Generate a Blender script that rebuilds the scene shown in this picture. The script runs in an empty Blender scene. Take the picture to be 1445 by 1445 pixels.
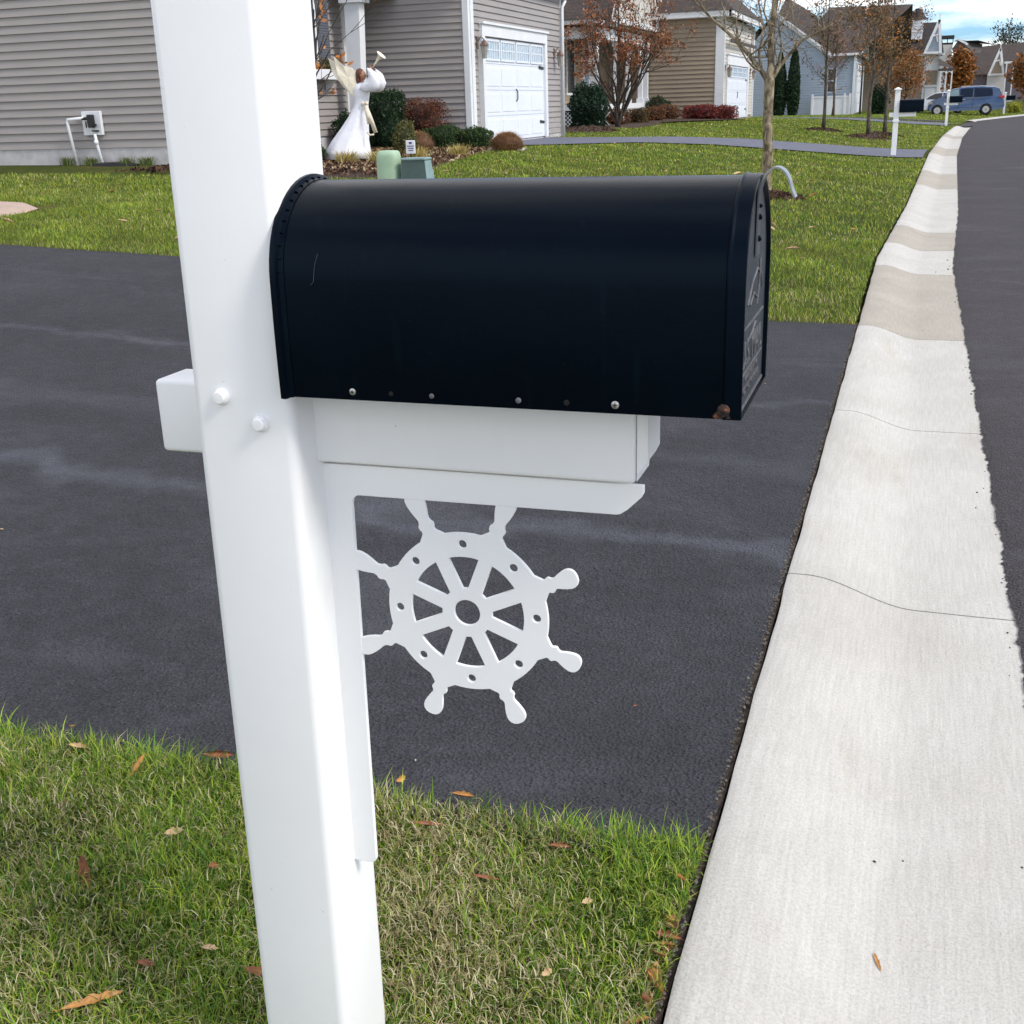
import bpy, bmesh, math, random
import numpy as np
from mathutils import Vector, Matrix
PI=math.pi; R=math.radians
rng=np.random.default_rng(7); random.seed(7)
scene=bpy.context.scene
col=bpy.data.collections.new("place"); scene.collection.children.link(col)

# ------------------------------------------------------------------ terrain
CY=[-20,12,18,34,48,60,75,81,90,96,700]
CX=[-.30,-.30,-.10,.27,.80,1.45,2.6,4.1,6.7,10.0,560]
TU=[-200,-60,-20,-13.2,-9.2,-7.2,-5.2,-3.5,-1.7,-.6,0,8.4,8.6,60,500]
TZ=[1.0,.9,.72,.64,.54,.50,.40,.25,.09,.01,0,0,.0,.1,.3]
def cx(y): return np.interp(y,CY,CX)
def mY(y): return np.interp(y,[-20,2.4,7.5,50,57,75,88,110,200,600],[.12,.12,1,1,1.15,.7,.5,.5,.8,1])
def T(x,y):
    return np.interp(np.asarray(x)-cx(y),TU,TZ)*mY(y)
def Tz(x,y): return float(T(x,y))

# ------------------------------------------------------------------ object helpers
def setp(o,label=None,cat=None,group=None,kind=None):
    if label: o["label"]=label
    if cat: o["category"]=cat
    if group: o["group"]=group
    if kind: o["kind"]=kind
    return o
def thing(name,label,cat,loc=(0,0,0),group=None):
    o=bpy.data.objects.new(name,None); col.objects.link(o); o.location=loc
    o.empty_display_size=.1
    return setp(o,label,cat,group)
def link(name,me,mat,parent=None,smooth=False):
    if mat is not None:
        for m in (mat if isinstance(mat,(list,tuple)) else [mat]): me.materials.append(m)
    if smooth: me.shade_smooth()
    o=bpy.data.objects.new(name,me); col.objects.link(o)
    if parent is not None:
        o.parent=parent
        # geometry is written in world coordinates: take the chain's offset off
        off=Vector((0,0,0)); p=parent
        while p is not None: off+=p.location; p=p.parent
        me.transform(Matrix.Translation(-off))
    return o
class MB:
    def __init__(s): s.v=[]; s.f=[]; s.m=[]; s.mi=0
    def add(s,vs,fs):
        n=len(s.v); s.v+= [tuple(map(float,v)) for v in vs]; s.f+=[tuple(i+n for i in f) for f in fs]; s.m+=[s.mi]*len(fs)
        return s
    def quad(s,a,b,c,d): return s.add([a,b,c,d],[(0,1,2,3)])
    def box(s,x0,x1,y0,y1,z0,z1):
        return s.add([(x0,y0,z0),(x1,y0,z0),(x1,y1,z0),(x0,y1,z0),(x0,y0,z1),(x1,y0,z1),(x1,y1,z1),(x0,y1,z1)],
          [(0,3,2,1),(4,5,6,7),(0,1,5,4),(1,2,6,5),(2,3,7,6),(3,0,4,7)])
    def rbox(s,x0,x1,y0,y1,z0,z1,r=.005,seg=3,M=None):
        bm=bmesh.new(); bmesh.ops.create_cube(bm,size=1)
        for v in bm.verts: v.co=Vector(((x0+x1)/2+v.co.x*(x1-x0),(y0+y1)/2+v.co.y*(y1-y0),(z0+z1)/2+v.co.z*(z1-z0)))
        bmesh.ops.bevel(bm,geom=bm.edges[:],offset=r,segments=seg,profile=.5,affect='EDGES')
        if M is not None: bm.transform(M)
        bm.verts.index_update()
        s.add([v.co for v in bm.verts],[[v.index for v in f.verts] for f in bm.faces]); bm.free(); return s
    def obox(s,c,ax,ay,az,hx,hy,hz):
        c=Vector(c); ax,ay,az=Vector(ax).normalized()*hx,Vector(ay).normalized()*hy,Vector(az).normalized()*hz
        vs=[c+sx*ax+sy*ay+sz*az for sz in(-1,1) for sx,sy in((-1,-1),(1,-1),(1,1),(-1,1))]
        return s.add(vs,[(0,3,2,1),(4,5,6,7),(0,1,5,4),(1,2,6,5),(2,3,7,6),(3,0,4,7)])
    def tube(s,pts,rad,n=8,cap=True,sx=1.0):
        pts=[Vector(p) for p in pts]
        if not hasattr(rad,'__len__'): rad=[rad]*len(pts)
        t0=(pts[1]-pts[0]).normalized(); up=Vector((0,0,1)) if abs(t0.z)<.9 else Vector((1,0,0))
        u=t0.cross(up).normalized(); base=len(s.v); vs=[]
        for i,p in enumerate(pts):
            t=(pts[min(i+1,len(pts)-1)]-pts[max(i-1,0)]).normalized()
            u=(u-t*u.dot(t)).normalized(); w=t.cross(u)
            for k in range(n):
                a=2*PI*k/n; vs.append(p+(u*math.cos(a)*sx+w*math.sin(a))*rad[i])
        fs=[]
        for i in range(len(pts)-1):
            for k in range(n):
                k2=(k+1)%n; fs.append((i*n+k,i*n+k2,(i+1)*n+k2,(i+1)*n+k))
        if cap: fs.append(tuple(range(n))[::-1]); fs.append(tuple((len(pts)-1)*n+k for k in range(n)))
        return s.add(vs,fs)
    def loft(s,rings,cap=True):
        n=len(rings[0]); vs=[p for r in rings for p in r]; fs=[]
        for i in range(len(rings)-1):
            for k in range(n):
                k2=(k+1)%n; fs.append((i*n+k,i*n+k2,(i+1)*n+k2,(i+1)*n+k))
        if cap: fs.append(tuple(range(n))[::-1]); fs.append(tuple((len(rings)-1)*n+k for k in range(n)))
        return s.add(vs,fs)
    def prism(s,poly,p0,ex,ey,en,th):
        # polygon (a,b) -> p0+a*ex+b*ey, extruded along en by th
        p0,ex,ey,en=map(Vector,(p0,ex,ey,en)); n=len(poly)
        A=[p0+ex*a+ey*b for a,b in poly]; B=[p+en*th for p in A]
        return s.add(A+B,[tuple(range(n))[::-1],tuple(range(n,2*n))]+[(i,(i+1)%n,n+(i+1)%n,n+i) for i in range(n)])
    def ell(s,c,r,nu=12,nv=8,noise=0):
        vs=[];fs=[]
        for j in range(nv+1):
            th=PI*j/nv
            for i in range(nu):
                a=2*PI*i/nu; k=1+random.uniform(-noise,noise)
                vs.append((c[0]+r[0]*math.sin(th)*math.cos(a)*k,c[1]+r[1]*math.sin(th)*math.sin(a)*k,c[2]+r[2]*math.cos(th)*k))
        for j in range(nv):
            for i in range(nu):
                i2=(i+1)%nu; fs.append((j*nu+i,(j+1)*nu+i,(j+1)*nu+i2,j*nu+i2))
        return s.add(vs,fs)
    def build(s,name,mat,parent=None,smooth=False,fix=True,auto=False):
        me=bpy.data.meshes.new(name); me.from_pydata(s.v,[],s.f); 
        for i,p in enumerate(me.polygons): p.material_index=s.m[i]
        if fix:
            bm=bmesh.new(); bm.from_mesh(me); bmesh.ops.recalc_face_normals(bm,faces=bm.faces[:]); bm.to_mesh(me); bm.free()
        me.update()
        o=link(name,me,mat,parent,smooth or auto)
        if auto:
            me.set_sharp_from_angle(angle=R(35))
        return o
def npmesh(name,V,loops,sizes,mat,parent=None,cols=None,smooth=False):
    me=bpy.data.meshes.new(name); V=np.asarray(V,dtype=np.float32)
    me.vertices.add(len(V)); me.vertices.foreach_set('co',V.ravel())
    loops=np.asarray(loops,dtype=np.int32).ravel(); sizes=np.asarray(sizes,dtype=np.int32)
    me.loops.add(len(loops)); me.loops.foreach_set('vertex_index',loops)
    me.polygons.add(len(sizes)); st=np.concatenate([[0],np.cumsum(sizes)[:-1]]).astype(np.int32)
    me.polygons.foreach_set('loop_start',st)
    if cols is not None:
        a=me.attributes.new('Col','FLOAT_COLOR','POINT'); c=np.ones((len(V),4),dtype=np.float32); c[:,:3]=cols; a.data.foreach_set('color',c.ravel())
    me.update(calc_edges=True); me.validate()
    return link(name,me,mat,parent,smooth)

# ------------------------------------------------------------------ materials
def newmat(name):
    m=bpy.data.materials.new(name); m.use_nodes=True; nt=m.node_tree; b=nt.nodes['Principled BSDF']; return m,nt,b
def N(nt,t,**k):
    n=nt.nodes.new(t)
    for a,v in k.items():
        if a.startswith('i_'): n.inputs[a[2:].replace('_',' ')].default_value=v
        else: setattr(n,a,v)
    return n
def ramp(nt,fac,stops):
    r=nt.nodes.new('ShaderNodeValToRGB'); e=r.color_ramp.elements
    e[0].position,e[0].color=stops[0][0],(*stops[0][1],1); e[1].position,e[1].color=stops[-1][0],(*stops[-1][1],1)
    for p,c in stops[1:-1]:
        x=e.new(p); x.color=(*c,1)
    nt.links.new(fac,r.inputs[0]); return r.outputs[0]
def pos(nt,scale=(1,1,1)):
    g=nt.nodes.new('ShaderNodeNewGeometry'); mp=nt.nodes.new('ShaderNodeMapping'); mp.inputs['Scale'].default_value=scale
    nt.links.new(g.outputs['Position'],mp.inputs[0]); return mp.outputs[0]
def noise(nt,vec,sc,det=4,rough=.55,dist=0):
    n=N(nt,'ShaderNodeTexNoise'); n.inputs['Scale'].default_value=sc; n.inputs['Detail'].default_value=det; n.inputs['Roughness'].default_value=rough; n.inputs['Distortion'].default_value=dist
    nt.links.new(vec,n.inputs['Vector']); return n.outputs[0]
def bump(nt,b,h,strength=.3,dist=.01,prev=None):
    n=nt.nodes.new('ShaderNodeBump'); n.inputs['Strength'].default_value=strength; n.inputs['Distance'].default_value=dist
    nt.links.new(h,n.inputs['Height'])
    if prev: nt.links.new(prev,n.inputs['Normal'])
    nt.links.new(n.outputs[0],b.inputs['Normal']); return n.outputs[0]
def mixc(nt,f,a,b,mode='MIX'):
    m=nt.nodes.new('ShaderNodeMix'); m.data_type='RGBA'; m.blend_type=mode
    for s,v in ((0,f),(6,a),(7,b)):
        if isinstance(v,(int,float)): m.inputs[s].default_value=v
        elif isinstance(v,tuple): m.inputs[s].default_value=(*v,1)
        else: nt.links.new(v,m.inputs[s])
    return m.outputs[2]
def plain(name,c,rough=.6,var=.12,sc=3.0,scale=(1,1,1),bs=0,bsc=60,metal=0,spec=.5,det=4):
    m,nt,b=newmat(name); v=pos(nt,scale); n=noise(nt,v,sc,det)
    lo=tuple(x*(1-var) for x in c); hi=tuple(min(1,x*(1+var)) for x in c)
    nt.links.new(ramp(nt,n,[(.3,lo),(.7,hi)]),b.inputs['Base Color']); b.inputs['Roughness'].default_value=rough
    b.inputs['Metallic'].default_value=metal; b.inputs['Specular IOR Level'].default_value=spec
    if bs: bump(nt,b,noise(nt,v,bsc,3),bs,.01)
    return m
def attrmat(name,rough=.6,trans=0.0,spec=.25):
    m,nt,b=newmat(name); a=N(nt,'ShaderNodeAttribute',attribute_name='Col'); nt.links.new(a.outputs['Color'],b.inputs['Base Color'])
    b.inputs['Roughness'].default_value=rough; b.inputs['Specular IOR Level'].default_value=spec
    if trans:
        out=nt.nodes['Material Output']; t=N(nt,'ShaderNodeBsdfTranslucent'); nt.links.new(a.outputs['Color'],t.inputs[0])
        mx=N(nt,'ShaderNodeMixShader'); mx.inputs[0].default_value=trans; nt.links.new(b.outputs[0],mx.inputs[1]); nt.links.new(t.outputs[0],mx.inputs[2]); nt.links.new(mx.outputs[0],out.inputs[0])
    return m
M={}
# white vinyl with faint grime
def vinyl():
    m,nt,b=newmat('vinyl'); v=pos(nt); n=noise(nt,v,3.5,5); n2=noise(nt,pos(nt,(1,1,.25)),14,4)
    c=ramp(nt,n,[(.3,(.83,.83,.815)),(.65,(.87,.87,.86))]); d=ramp(nt,n2,[(.22,(.95,.945,.92)),(.36,(1,1,1))])
    g=nt.nodes.new('ShaderNodeNewGeometry')
    base=mixc(nt,1.0,c,d,'MULTIPLY')
    sp=noise(nt,v,130,2,.5); s2=ramp(nt,sp,[(.19,(.45,.42,.36)),(.235,(1,1,1))])
    nt.links.new(mixc(nt,.6,base,s2,'MULTIPLY'),b.inputs['Base Color']); b.inputs['Roughness'].default_value=.42
    bump(nt,b,noise(nt,v,9,2),.05,.01)
    return m
M['vinyl']=vinyl()
M['bracket']=plain('cut_pvc',(.85,.85,.84),.5,.02,4)
M['wtrim']=plain('white_trim',(.74,.75,.76),.5,.05,2)
M['wdoor']=plain('white_door',(.74,.77,.82),.45,.03,3)
M['wooddark']=plain('dark_soil',(.045,.03,.02),.9,.5,60,bs=.8,bsc=120)
def blackpaint():
    m,nt,b=newmat('black_enamel'); v=pos(nt)
    n=noise(nt,v,5,4); c=ramp(nt,n,[(.3,(.0003,.0011,.0028)),(.7,(.0006,.0019,.0044))])
    # dusty streaks and pin scratches
    sc=noise(nt,pos(nt,(1,1,.12)),45,4); d=ramp(nt,sc,[(.62,(0,0,0)),(.85,(.002,.006,.008))])
    sp=noise(nt,v,210,2); s2=ramp(nt,sp,[(.78,(0,0,0)),(.83,(.04,.04,.04))])
    nt.links.new(mixc(nt,1.0,mixc(nt,1.0,c,d,'ADD'),s2,'ADD'),b.inputs['Base Color'])
    r=N(nt,'ShaderNodeMapRange'); r.inputs['To Min'].default_value=.24; r.inputs['To Max'].default_value=.38; nt.links.new(n,r.inputs[0]); nt.links.new(r.outputs[0],b.inputs['Roughness'])
    b.inputs['Specular IOR Level'].default_value=.13; b.inputs['Specular Tint'].default_value=(.45,.68,1,1)
    p=bump(nt,b,noise(nt,v,260,3),.06,.002); bump(nt,b,noise(nt,pos(nt,(1,1,1)),7,3),.12,.01,p)
    return m
M['black']=blackpaint()
M['blackrim']=plain('black_enamel_worn',(.0022,.0038,.0075),.40,.3,30,bs=.1,bsc=200)
M['doorface']=plain('weathered_black_door',(.028,.034,.045),.5,.25,12,bs=.15,bsc=90)
M['worn']=plain('worn_raised_metal',(.12,.12,.125),.5,.3,60)
M['steel']=plain('zinc_steel',(.45,.44,.42),.38,.25,200,metal=.8)
M['strap']=plain('steel_strap',(.22,.25,.27),.3,.05,5,metal=.8)
M['blackrim']=M['black']
M['hole']=plain('dark_hole',(.004,.004,.005),.9,.1)
M['gravel']=plain('joint_grit',(.11,.095,.08),.9,.7,150)
def rust():
    m,nt,b=newmat('rust'); v=pos(nt); n=noise(nt,v,180,4)
    nt.links.new(ramp(nt,n,[(.40,(.006,.005,.005)),(.55,(.045,.018,.010)),(.70,(.20,.07,.022))]),b.inputs['Base Color']); b.inputs['Roughness'].default_value=.8; bump(nt,b,n,.5,.004); return m
M['rust']=rust()
def asphalt(name,lo,hi,streak=False):
    m,nt,b=newmat(name); v=pos(nt)
    big=noise(nt,v,.9,5,.6); mid=noise(nt,v,14,4,.6); fine=N(nt,'ShaderNodeTexVoronoi'); fine.inputs['Scale'].default_value=105; nt.links.new(v,fine.inputs['Vector'])
    c=ramp(nt,big,[(.3,lo),(.7,hi)])
    g=ramp(nt,mid,[(.3,(.82,.82,.82)),(.7,(1.15,1.15,1.15))]); c=mixc(nt,1.0,c,g,'MULTIPLY')
    st=ramp(nt,noise(nt,v,150,3,.6),[(.30,(.30,.30,.30)),(.46,(.9,.9,.9)),(.62,(1.45,1.45,1.45)),(.78,(3.2,3.2,3.2))]); c=mixc(nt,.9,c,st,'MULTIPLY')
    # pale dried streaks
    stv=noise(nt,pos(nt,(.5,1.1,1)),.9,6,.62,1.2); s=ramp(nt,stv,[(.54,(0,0,0)),(.72,(1,1,1))])
    c=mixc(nt,mixc(nt,1.0,s,(.28,.28,.28),'MULTIPLY'),c,(.13,.135,.15))
    if streak:
        sp=N(nt,'ShaderNodeSeparateXYZ'); nt.links.new(v,sp.inputs[0]); wn=noise(nt,pos(nt,(.6,.6,1)),1.6,5,.6)
        for yc_,w_,amt in ((3.95,.16,.75),(5.95,.10,.5),(4.9,.25,.35)):
            a_=N(nt,'ShaderNodeMath',operation='MULTIPLY_ADD'); a_.inputs[1].default_value=1.1; nt.links.new(wn,a_.inputs[0]); nt.links.new(sp.outputs['Y'],a_.inputs[2])
            b2=N(nt,'ShaderNodeMath',operation='SUBTRACT'); b2.inputs[1].default_value=yc_+.52; nt.links.new(a_.outputs[0],b2.inputs[0])
            c2=N(nt,'ShaderNodeMath',operation='ABSOLUTE'); nt.links.new(b2.outputs[0],c2.inputs[0])
            r2=N(nt,'ShaderNodeMapRange'); r2.interpolation_type='SMOOTHSTEP'; r2.inputs['From Min'].default_value=0; r2.inputs['From Max'].default_value=w_; r2.inputs['To Min'].default_value=amt; r2.inputs['To Max'].default_value=0; nt.links.new(c2.outputs[0],r2.inputs[0])
            m2=N(nt,'ShaderNodeMath',operation='MULTIPLY'); nt.links.new(r2.outputs[0],m2.inputs[0]); nt.links.new(noise(nt,pos(nt,(1.2,5,1)),2.5,5,.65),m2.inputs[1])
            c=mixc(nt,m2.outputs[0],c,(.125,.135,.16))
        rim_=ramp(nt,noise(nt,v,2.3,6,.65),[(.42,(1,1,1)),(.60,(.78,.78,.80)),(.7,(1.12,1.12,1.12))]); c=mixc(nt,.8,c,rim_,'MULTIPLY')
    nt.links.new(c,b.inputs['Base Color']); b.inputs['Roughness'].default_value=.82; b.inputs['Specular IOR Level'].default_value=.35
    p=bump(nt,b,fine.outputs['Distance'],1.0,.010); p2=bump(nt,b,noise(nt,v,48,3),.6,.012,p); return m
M['drive']=asphalt('asphalt_driveway',(.029,.0285,.034),(.041,.0405,.0475),True)
M['road']=asphalt('asphalt_road',(.040,.035,.037),(.054,.047,.050))
M['drive2']=plain('sealed_asphalt',(.105,.112,.145),.8,.15,3,bs=.4,bsc=60)
def concrete(name,lo,hi):
    m,nt,b=newmat(name); v=pos(nt)
    big=noise(nt,v,1.6,6,.62,.4); c=ramp(nt,big,[(.28,lo),(.72,hi)])
    broom=noise(nt,pos(nt,(1,.05,1)),110,3,.6); c=mixc(nt,1.0,c,ramp(nt,broom,[(.3,(.90,.90,.89)),(.7,(1.05,1.05,1.05))]),'MULTIPLY')
    fine=noise(nt,v,170,2,.6); c=mixc(nt,1.0,c,ramp(nt,fine,[(.3,(.84,.83,.82)),(.62,(1.03,1.03,1.03))]),'MULTIPLY')
    st=noise(nt,pos(nt,(1.6,.5,1)),2.2,5,.6); c=mixc(nt,.7,c,ramp(nt,st,[(.28,(.90,.87,.82)),(.42,(1,1,1))]),'MULTIPLY')
    pit=noise(nt,v,330,1,.4); c=mixc(nt,.8,c,ramp(nt,pit,[(.215,(.3,.28,.26)),(.25,(1,1,1))]),'MULTIPLY')
    nt.links.new(c,b.inputs['Base Color']); b.inputs['Roughness'].default_value=.85
    p=bump(nt,b,broom,.25,.004); bump(nt,b,fine,.45,.004,p); return m
M['concw']=concrete('concrete_pale',(.45,.43,.39),(.54,.525,.49))
M['conct']=concrete('concrete_tan',(.34,.31,.26),(.41,.375,.32))
M['concpink']=plain('concrete_pinkish',(.42,.31,.25),.85,.1,6,bs=.3)
def lawnmat():
    m,nt,b=newmat('lawn_soil'); v=pos(nt)
    n=noise(nt,v,.55,6,.6); n2=noise(nt,v,7,5,.65); n3=noise(nt,v,70,3,.7)
    c=ramp(nt,n,[(.32,(.060,.085,.018)),(.5,(.085,.105,.024)),(.68,(.135,.130,.038))])
    c=mixc(nt,1.0,c,ramp(nt,n2,[(.3,(.62,.68,.6)),(.7,(1.3,1.2,1.15))]),'MULTIPLY'); c=mixc(nt,1.0,c,ramp(nt,n3,[(.3,(.5,.5,.5)),(.7,(1.35,1.35,1.3))]),'MULTIPLY')
    nt.links.new(c,b.inputs['Base Color']); b.inputs['Roughness'].default_value=.95; b.inputs['Specular IOR Level'].default_value=.1
    p=bump(nt,b,n3,1.0,.04); bump(nt,b,n2,.6,.05,p); return m
M['lawn']=lawnmat()
M['blade']=attrmat('grass_blade',.55,.25,.3)
M['leaf']=attrmat('foliage',.6,.2,.25)
M['dryleaf']=attrmat('dry_leaf',.7,.2,.2)
def mulch():
    m,nt,b=newmat('bark_mulch'); v=pos(nt); n=noise(nt,v,28,5,.75); n2=noise(nt,v,4,4)
    c=ramp(nt,n,[(.38,(.014,.008,.006)),(.52,(.065,.036,.024)),(.68,(.20,.12,.07))]); nt.links.new(c,b.inputs['Base Color']); b.inputs['Roughness'].default_value=.95; bump(nt,b,n,1.0,.06); return m
M['mulch']=mulch()
def siding(name,c): return plain(name,c,.55,.06,1.3,(1,1,6))
M['sidegrey']=siding('siding_warm_grey',(.315,.285,.268))
M['sidetan']=siding('siding_tan',(.30,.235,.165))
M['sidetanl']=siding('siding_pale_cream',(.55,.51,.44))
M['sideblue']=siding('siding_grey_blue',(.31,.37,.43))
M['sidewhite']=siding('siding_offwhite',(.56,.54,.52))
M['sidemauve']=siding('siding_mauve',(.17,.14,.17))
M['block']=plain('painted_block',(.50,.48,.47),.8,.15,5,bs=.4,bsc=40)
def shingle(name,a,bc):
    m,nt,b=newmat(name); v=pos(nt,(1,1,2.2)); n=noise(nt,v,2.2,6,.7); n2=noise(nt,pos(nt,(1,1,1)),12,3,.7)
    c=ramp(nt,n,[(.35,a),(.65,bc)]); c=mixc(nt,1.0,c,ramp(nt,n2,[(.35,(.75,.75,.75)),(.65,(1.25,1.25,1.25))]),'MULTIPLY')
    w=N(nt,'ShaderNodeTexWave',wave_type='BANDS',bands_direction='Z'); w.inputs['Scale'].default_value=2.6; w.inputs['Distortion'].default_value=.5; nt.links.new(pos(nt),w.inputs['Vector'])
    c=mixc(nt,1.0,c,ramp(nt,w.outputs[0],[(.0,(.72,.72,.72)),(.25,(1,1,1))]),'MULTIPLY')
    nt.links.new(c,b.inputs['Base Color']); b.inputs['Roughness'].default_value=.9; bump(nt,b,n2,.5,.03); return m
M['roofbrown']=shingle('shingle_brown',(.036,.027,.024),(.070,.052,.045))
M['roofdark']=shingle('shingle_dark',(.018,.016,.017),(.038,.033,.033))
M['roofgrey']=shingle('shingle_grey',(.055,.048,.046),(.09,.08,.076))
M['glass']=plain('window_glass',(.02,.024,.028),.08,.2,2)
M['doorglass']=plain('frosted_glass',(.30,.42,.52),.15,.25,14)
M['shutter']=plain('shutter_slate',(.115,.12,.145),.6,.1,5)
M['shutterblue']=plain('shutter_navy',(.02,.035,.085),.6,.1,5)
M['iron']=plain('black_iron',(.012,.012,.013),.5,.2)
M['copper']=plain('aged_copper',(.16,.10,.075),.5,.3,20,metal=.3)
M['lampglass']=plain('lantern_glass',(.30,.28,.25),.08,.3,30)
M['greenbox']=plain('pedestal_pale_green',(.34,.47,.32),.55,.10,6,bs=.1)
M['tealbox']=plain('transformer_teal_green',(.045,.085,.075),.5,.2,7)
M['teallid']=plain('transformer_lid_green',(.20,.29,.29),.5,.15,7)
M['blackplastic']=plain('black_plastic',(.02,.02,.022),.5,.2)
M['gown']=plain('white_fabric',(.80,.80,.84),.8,.06,12,bs=.5,bsc=22)
M['cream']=plain('cream_fabric',(.76,.69,.55),.8,.10,9,bs=.5,bsc=25)
M['hair']=plain('brown_hair',(.10,.03,.015),.6,.3,40,bs=.6,bsc=60)
M['skin']=plain('bronzed_skin',(.32,.15,.09),.55,.1)
M['signwhite']=plain('sign_white',(.75,.75,.78),.4,.02)
M['signink']=plain('sign_ink',(.05,.06,.16),.5,.1)
def bark(name,a,b_,c_):
    m,nt,b=newmat(name); v=pos(nt,(1,1,.45)); n=noise(nt,v,16,4,.55,.8)
    nt.links.new(ramp(nt,n,[(.36,a),(.5,b_),(.64,c_)]),b.inputs['Base Color']); b.inputs['Roughness'].default_value=.8; bump(nt,b,noise(nt,v,30,3),.5,.01); return m
M['barkm']=bark('bark_mottled',(.075,.055,.03),(.21,.165,.10),(.36,.30,.21))
M['barkd']=bark('bark_dark',(.025,.018,.013),(.055,.04,.03),(.09,.07,.05))
M['barkg']=bark('bark_greybrown',(.04,.03,.02),(.08,.062,.045),(.13,.11,.085))
M['carblue']=plain('car_paint_blue',(.030,.065,.14),.25,.05,metal=.3); M['carblue'].node_tree.nodes['Principled BSDF'].inputs['Coat Weight'].default_value=.6
M['carsilver']=plain('car_paint_silver',(.55,.57,.60),.25,.05,metal=.3)
M['carglass']=plain('car_glass',(.012,.014,.018),.06,.1)
M['carglassl']=plain('car_glass_light',(.20,.27,.28),.08,.1)
M['tyre']=plain('tyre_rubber',(.015,.015,.016),.8,.2)
M['rim']=plain('alloy_rim',(.5,.5,.5),.3,.2,30,metal=.7)
M['red']=plain('tail_lens',(.45,.02,.03),.2,.1)
M['chrome']=plain('roof_rail',(.6,.62,.65),.3,.05,metal=.5)
M['yellow']=plain('yellow_plastic',(.5,.5,.03),.4,.1)
M['orangeflag']=plain('orange_mark',(.55,.30,.06),.8,.3,50)

# ------------------------------------------------------------------ sheets in street coordinates
def sheet(name,us,ys,zf,mat,edge=None,kind='structure',smooth=True):
    us=np.asarray(us,float); ys=np.asarray(ys,float); nu,ny=len(us),len(ys)
    U,Y=np.meshgrid(us,ys); X=cx(Y)+U
    if edge: X,Y=edge(X,Y,U)
    Z=zf(X,Y,U); V=np.stack([X,Y,Z],-1).reshape(-1,3)
    i=np.arange((ny-1)*(nu-1)); r=i//(nu-1); c=i%(nu-1); a=r*nu+c
    F=np.stack([a,a+1,a+nu+1,a+nu],-1)
    o=npmesh(name,V,F,np.full(len(F),4),mat,smooth=smooth); setp(o,kind=kind); return o
def wob(t,amp,seed=0,f=1.0):
    return amp*(np.sin(t*7.3*f+seed)+.7*np.sin(t*17.1*f+seed*2.3)+.5*np.sin(t*41.7*f+seed*3.1)+.4*np.sin(t*97*f+seed*5))/2.6
ysG=np.concatenate([np.arange(-8,0,1),np.arange(0,9,.1),np.arange(9,40,.4),np.arange(40,130,1.5),np.geomspace(130,700,24)])
usG=np.concatenate([-np.geomspace(300,16,14),np.arange(-15,-4,.4),np.arange(-4,-.1,.08),[-.04,-.02,.0,4,8.0,8.4,8.6,12,30,80,400]])
def zg(X,Y,U):
    z=T(X,Y)+.006*np.sin(X*3.1)*np.sin(Y*2.7)*(U<-.5)
    z=np.where((Y>2.14)&(Y<8.3)&(U<-.05),z-.02,z)
    return np.where((U>-.03)&(U<8.5),-.22,z)
sheet('lawn_ground',usG,ysG,zg,M['lawn'])
# road
ysR=np.concatenate([np.arange(-8,0,.5),np.arange(0,14,.012),np.arange(14,40,.08),np.arange(40,64,.5)])
def redge(X,Y,U):
    j=rng.uniform(-1,1,size=Y.shape[0]); j2=np.convolve(j,np.ones(3)/3,'same')
    lum=np.abs(rng.normal(0,1,Y.shape[0]))**2
    off=wob(Y[:,0],.010,1)+j2*.007-np.minimum(lum*.002,.010)
    X=X.copy(); X[:,0]+=off; return X,Y
def rz(X,Y,U): return -.062+.004*np.clip(U,0,4)+0*X
sheet('road',[.70,.73,1.0,2,4,6,8.3],ysR,lambda X,Y,U:np.where(U<.705,-.067,rz(X,Y,U)),M['road'],redge)
sheet('road_far_bend',[-.02,2,4,6,8.3],np.concatenate([[63.45],np.arange(64,100,1),np.arange(100,420,10)]),lambda X,Y,U:-.062+(.004+.016*np.clip((Y-63.5)/12,0,1))*np.clip(U,0,4),M['road'])
# rolled curb, in cast sections
def cz(u):
    s=np.clip((u-.06)/.34,0,1); s=s*s*(3-2*s); return .014-.086*s
secs=[(-4,.35,0),(.35,3.66,0),(3.66,5.9,0),(5.9,8.30,0),(8.30,11.45,1),(11.45,13.3,0),(13.3,15.1,1),(15.1,22.2,0),(22.2,26.4,1),(26.4,34.2,0),(34.2,38.6,1),(38.6,47,0),(47,50,1),(50,62,0)]
cmb=MB()
us=[-.012,0,.008]+list(np.linspace(.04,.44,17))+[.6,.82]
for a,b_,mt in secs:
    cmb.mi=mt; g=.0042 if b_<12 else .007
    n=max(2,int((b_-a)/.12)+1); yy=np.linspace(a+g,b_-g,n); rows=[]
    wv=random.uniform(-.004,.004)
    for k,y in enumerate(yy):
        rows.append([(float(cx(y))+u+(wob(y,.004,3) if u<.01 else 0),y,-.16 if j==0 else float(cz(u))-(.005 if j==1 else 0)+(.0035*math.sin(y*9+u*5)*math.sin(y*3.7) if 2.5<y<30 else 0)) for j,u in enumerate(us)])
    nn=len(us); vs=[p for r in rows for p in r]; fs=[(i*nn+j,i*nn+j+1,(i+1)*nn+j+1,(i+1)*nn+j) for i in range(n-1) for j in range(nn-1)]
    # end faces going down into the joint
    b0=len(vs)
    for r_,e in ((rows[0],-1),(rows[-1],1)):
        k0=len(vs); vs+=r_+[(p[0],p[1],-.17) for p in r_]
        fs+=[(k0+j,k0+nn+j,k0+nn+j+1,k0+j+1) for j in range(nn-1)]
    cmb.add(vs,fs)
o=cmb.build('curb',[M['concw'],M['conct']],None,True,fix=False); setp(o,kind='structure'); o.data.set_sharp_from_angle(angle=R(40))
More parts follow.
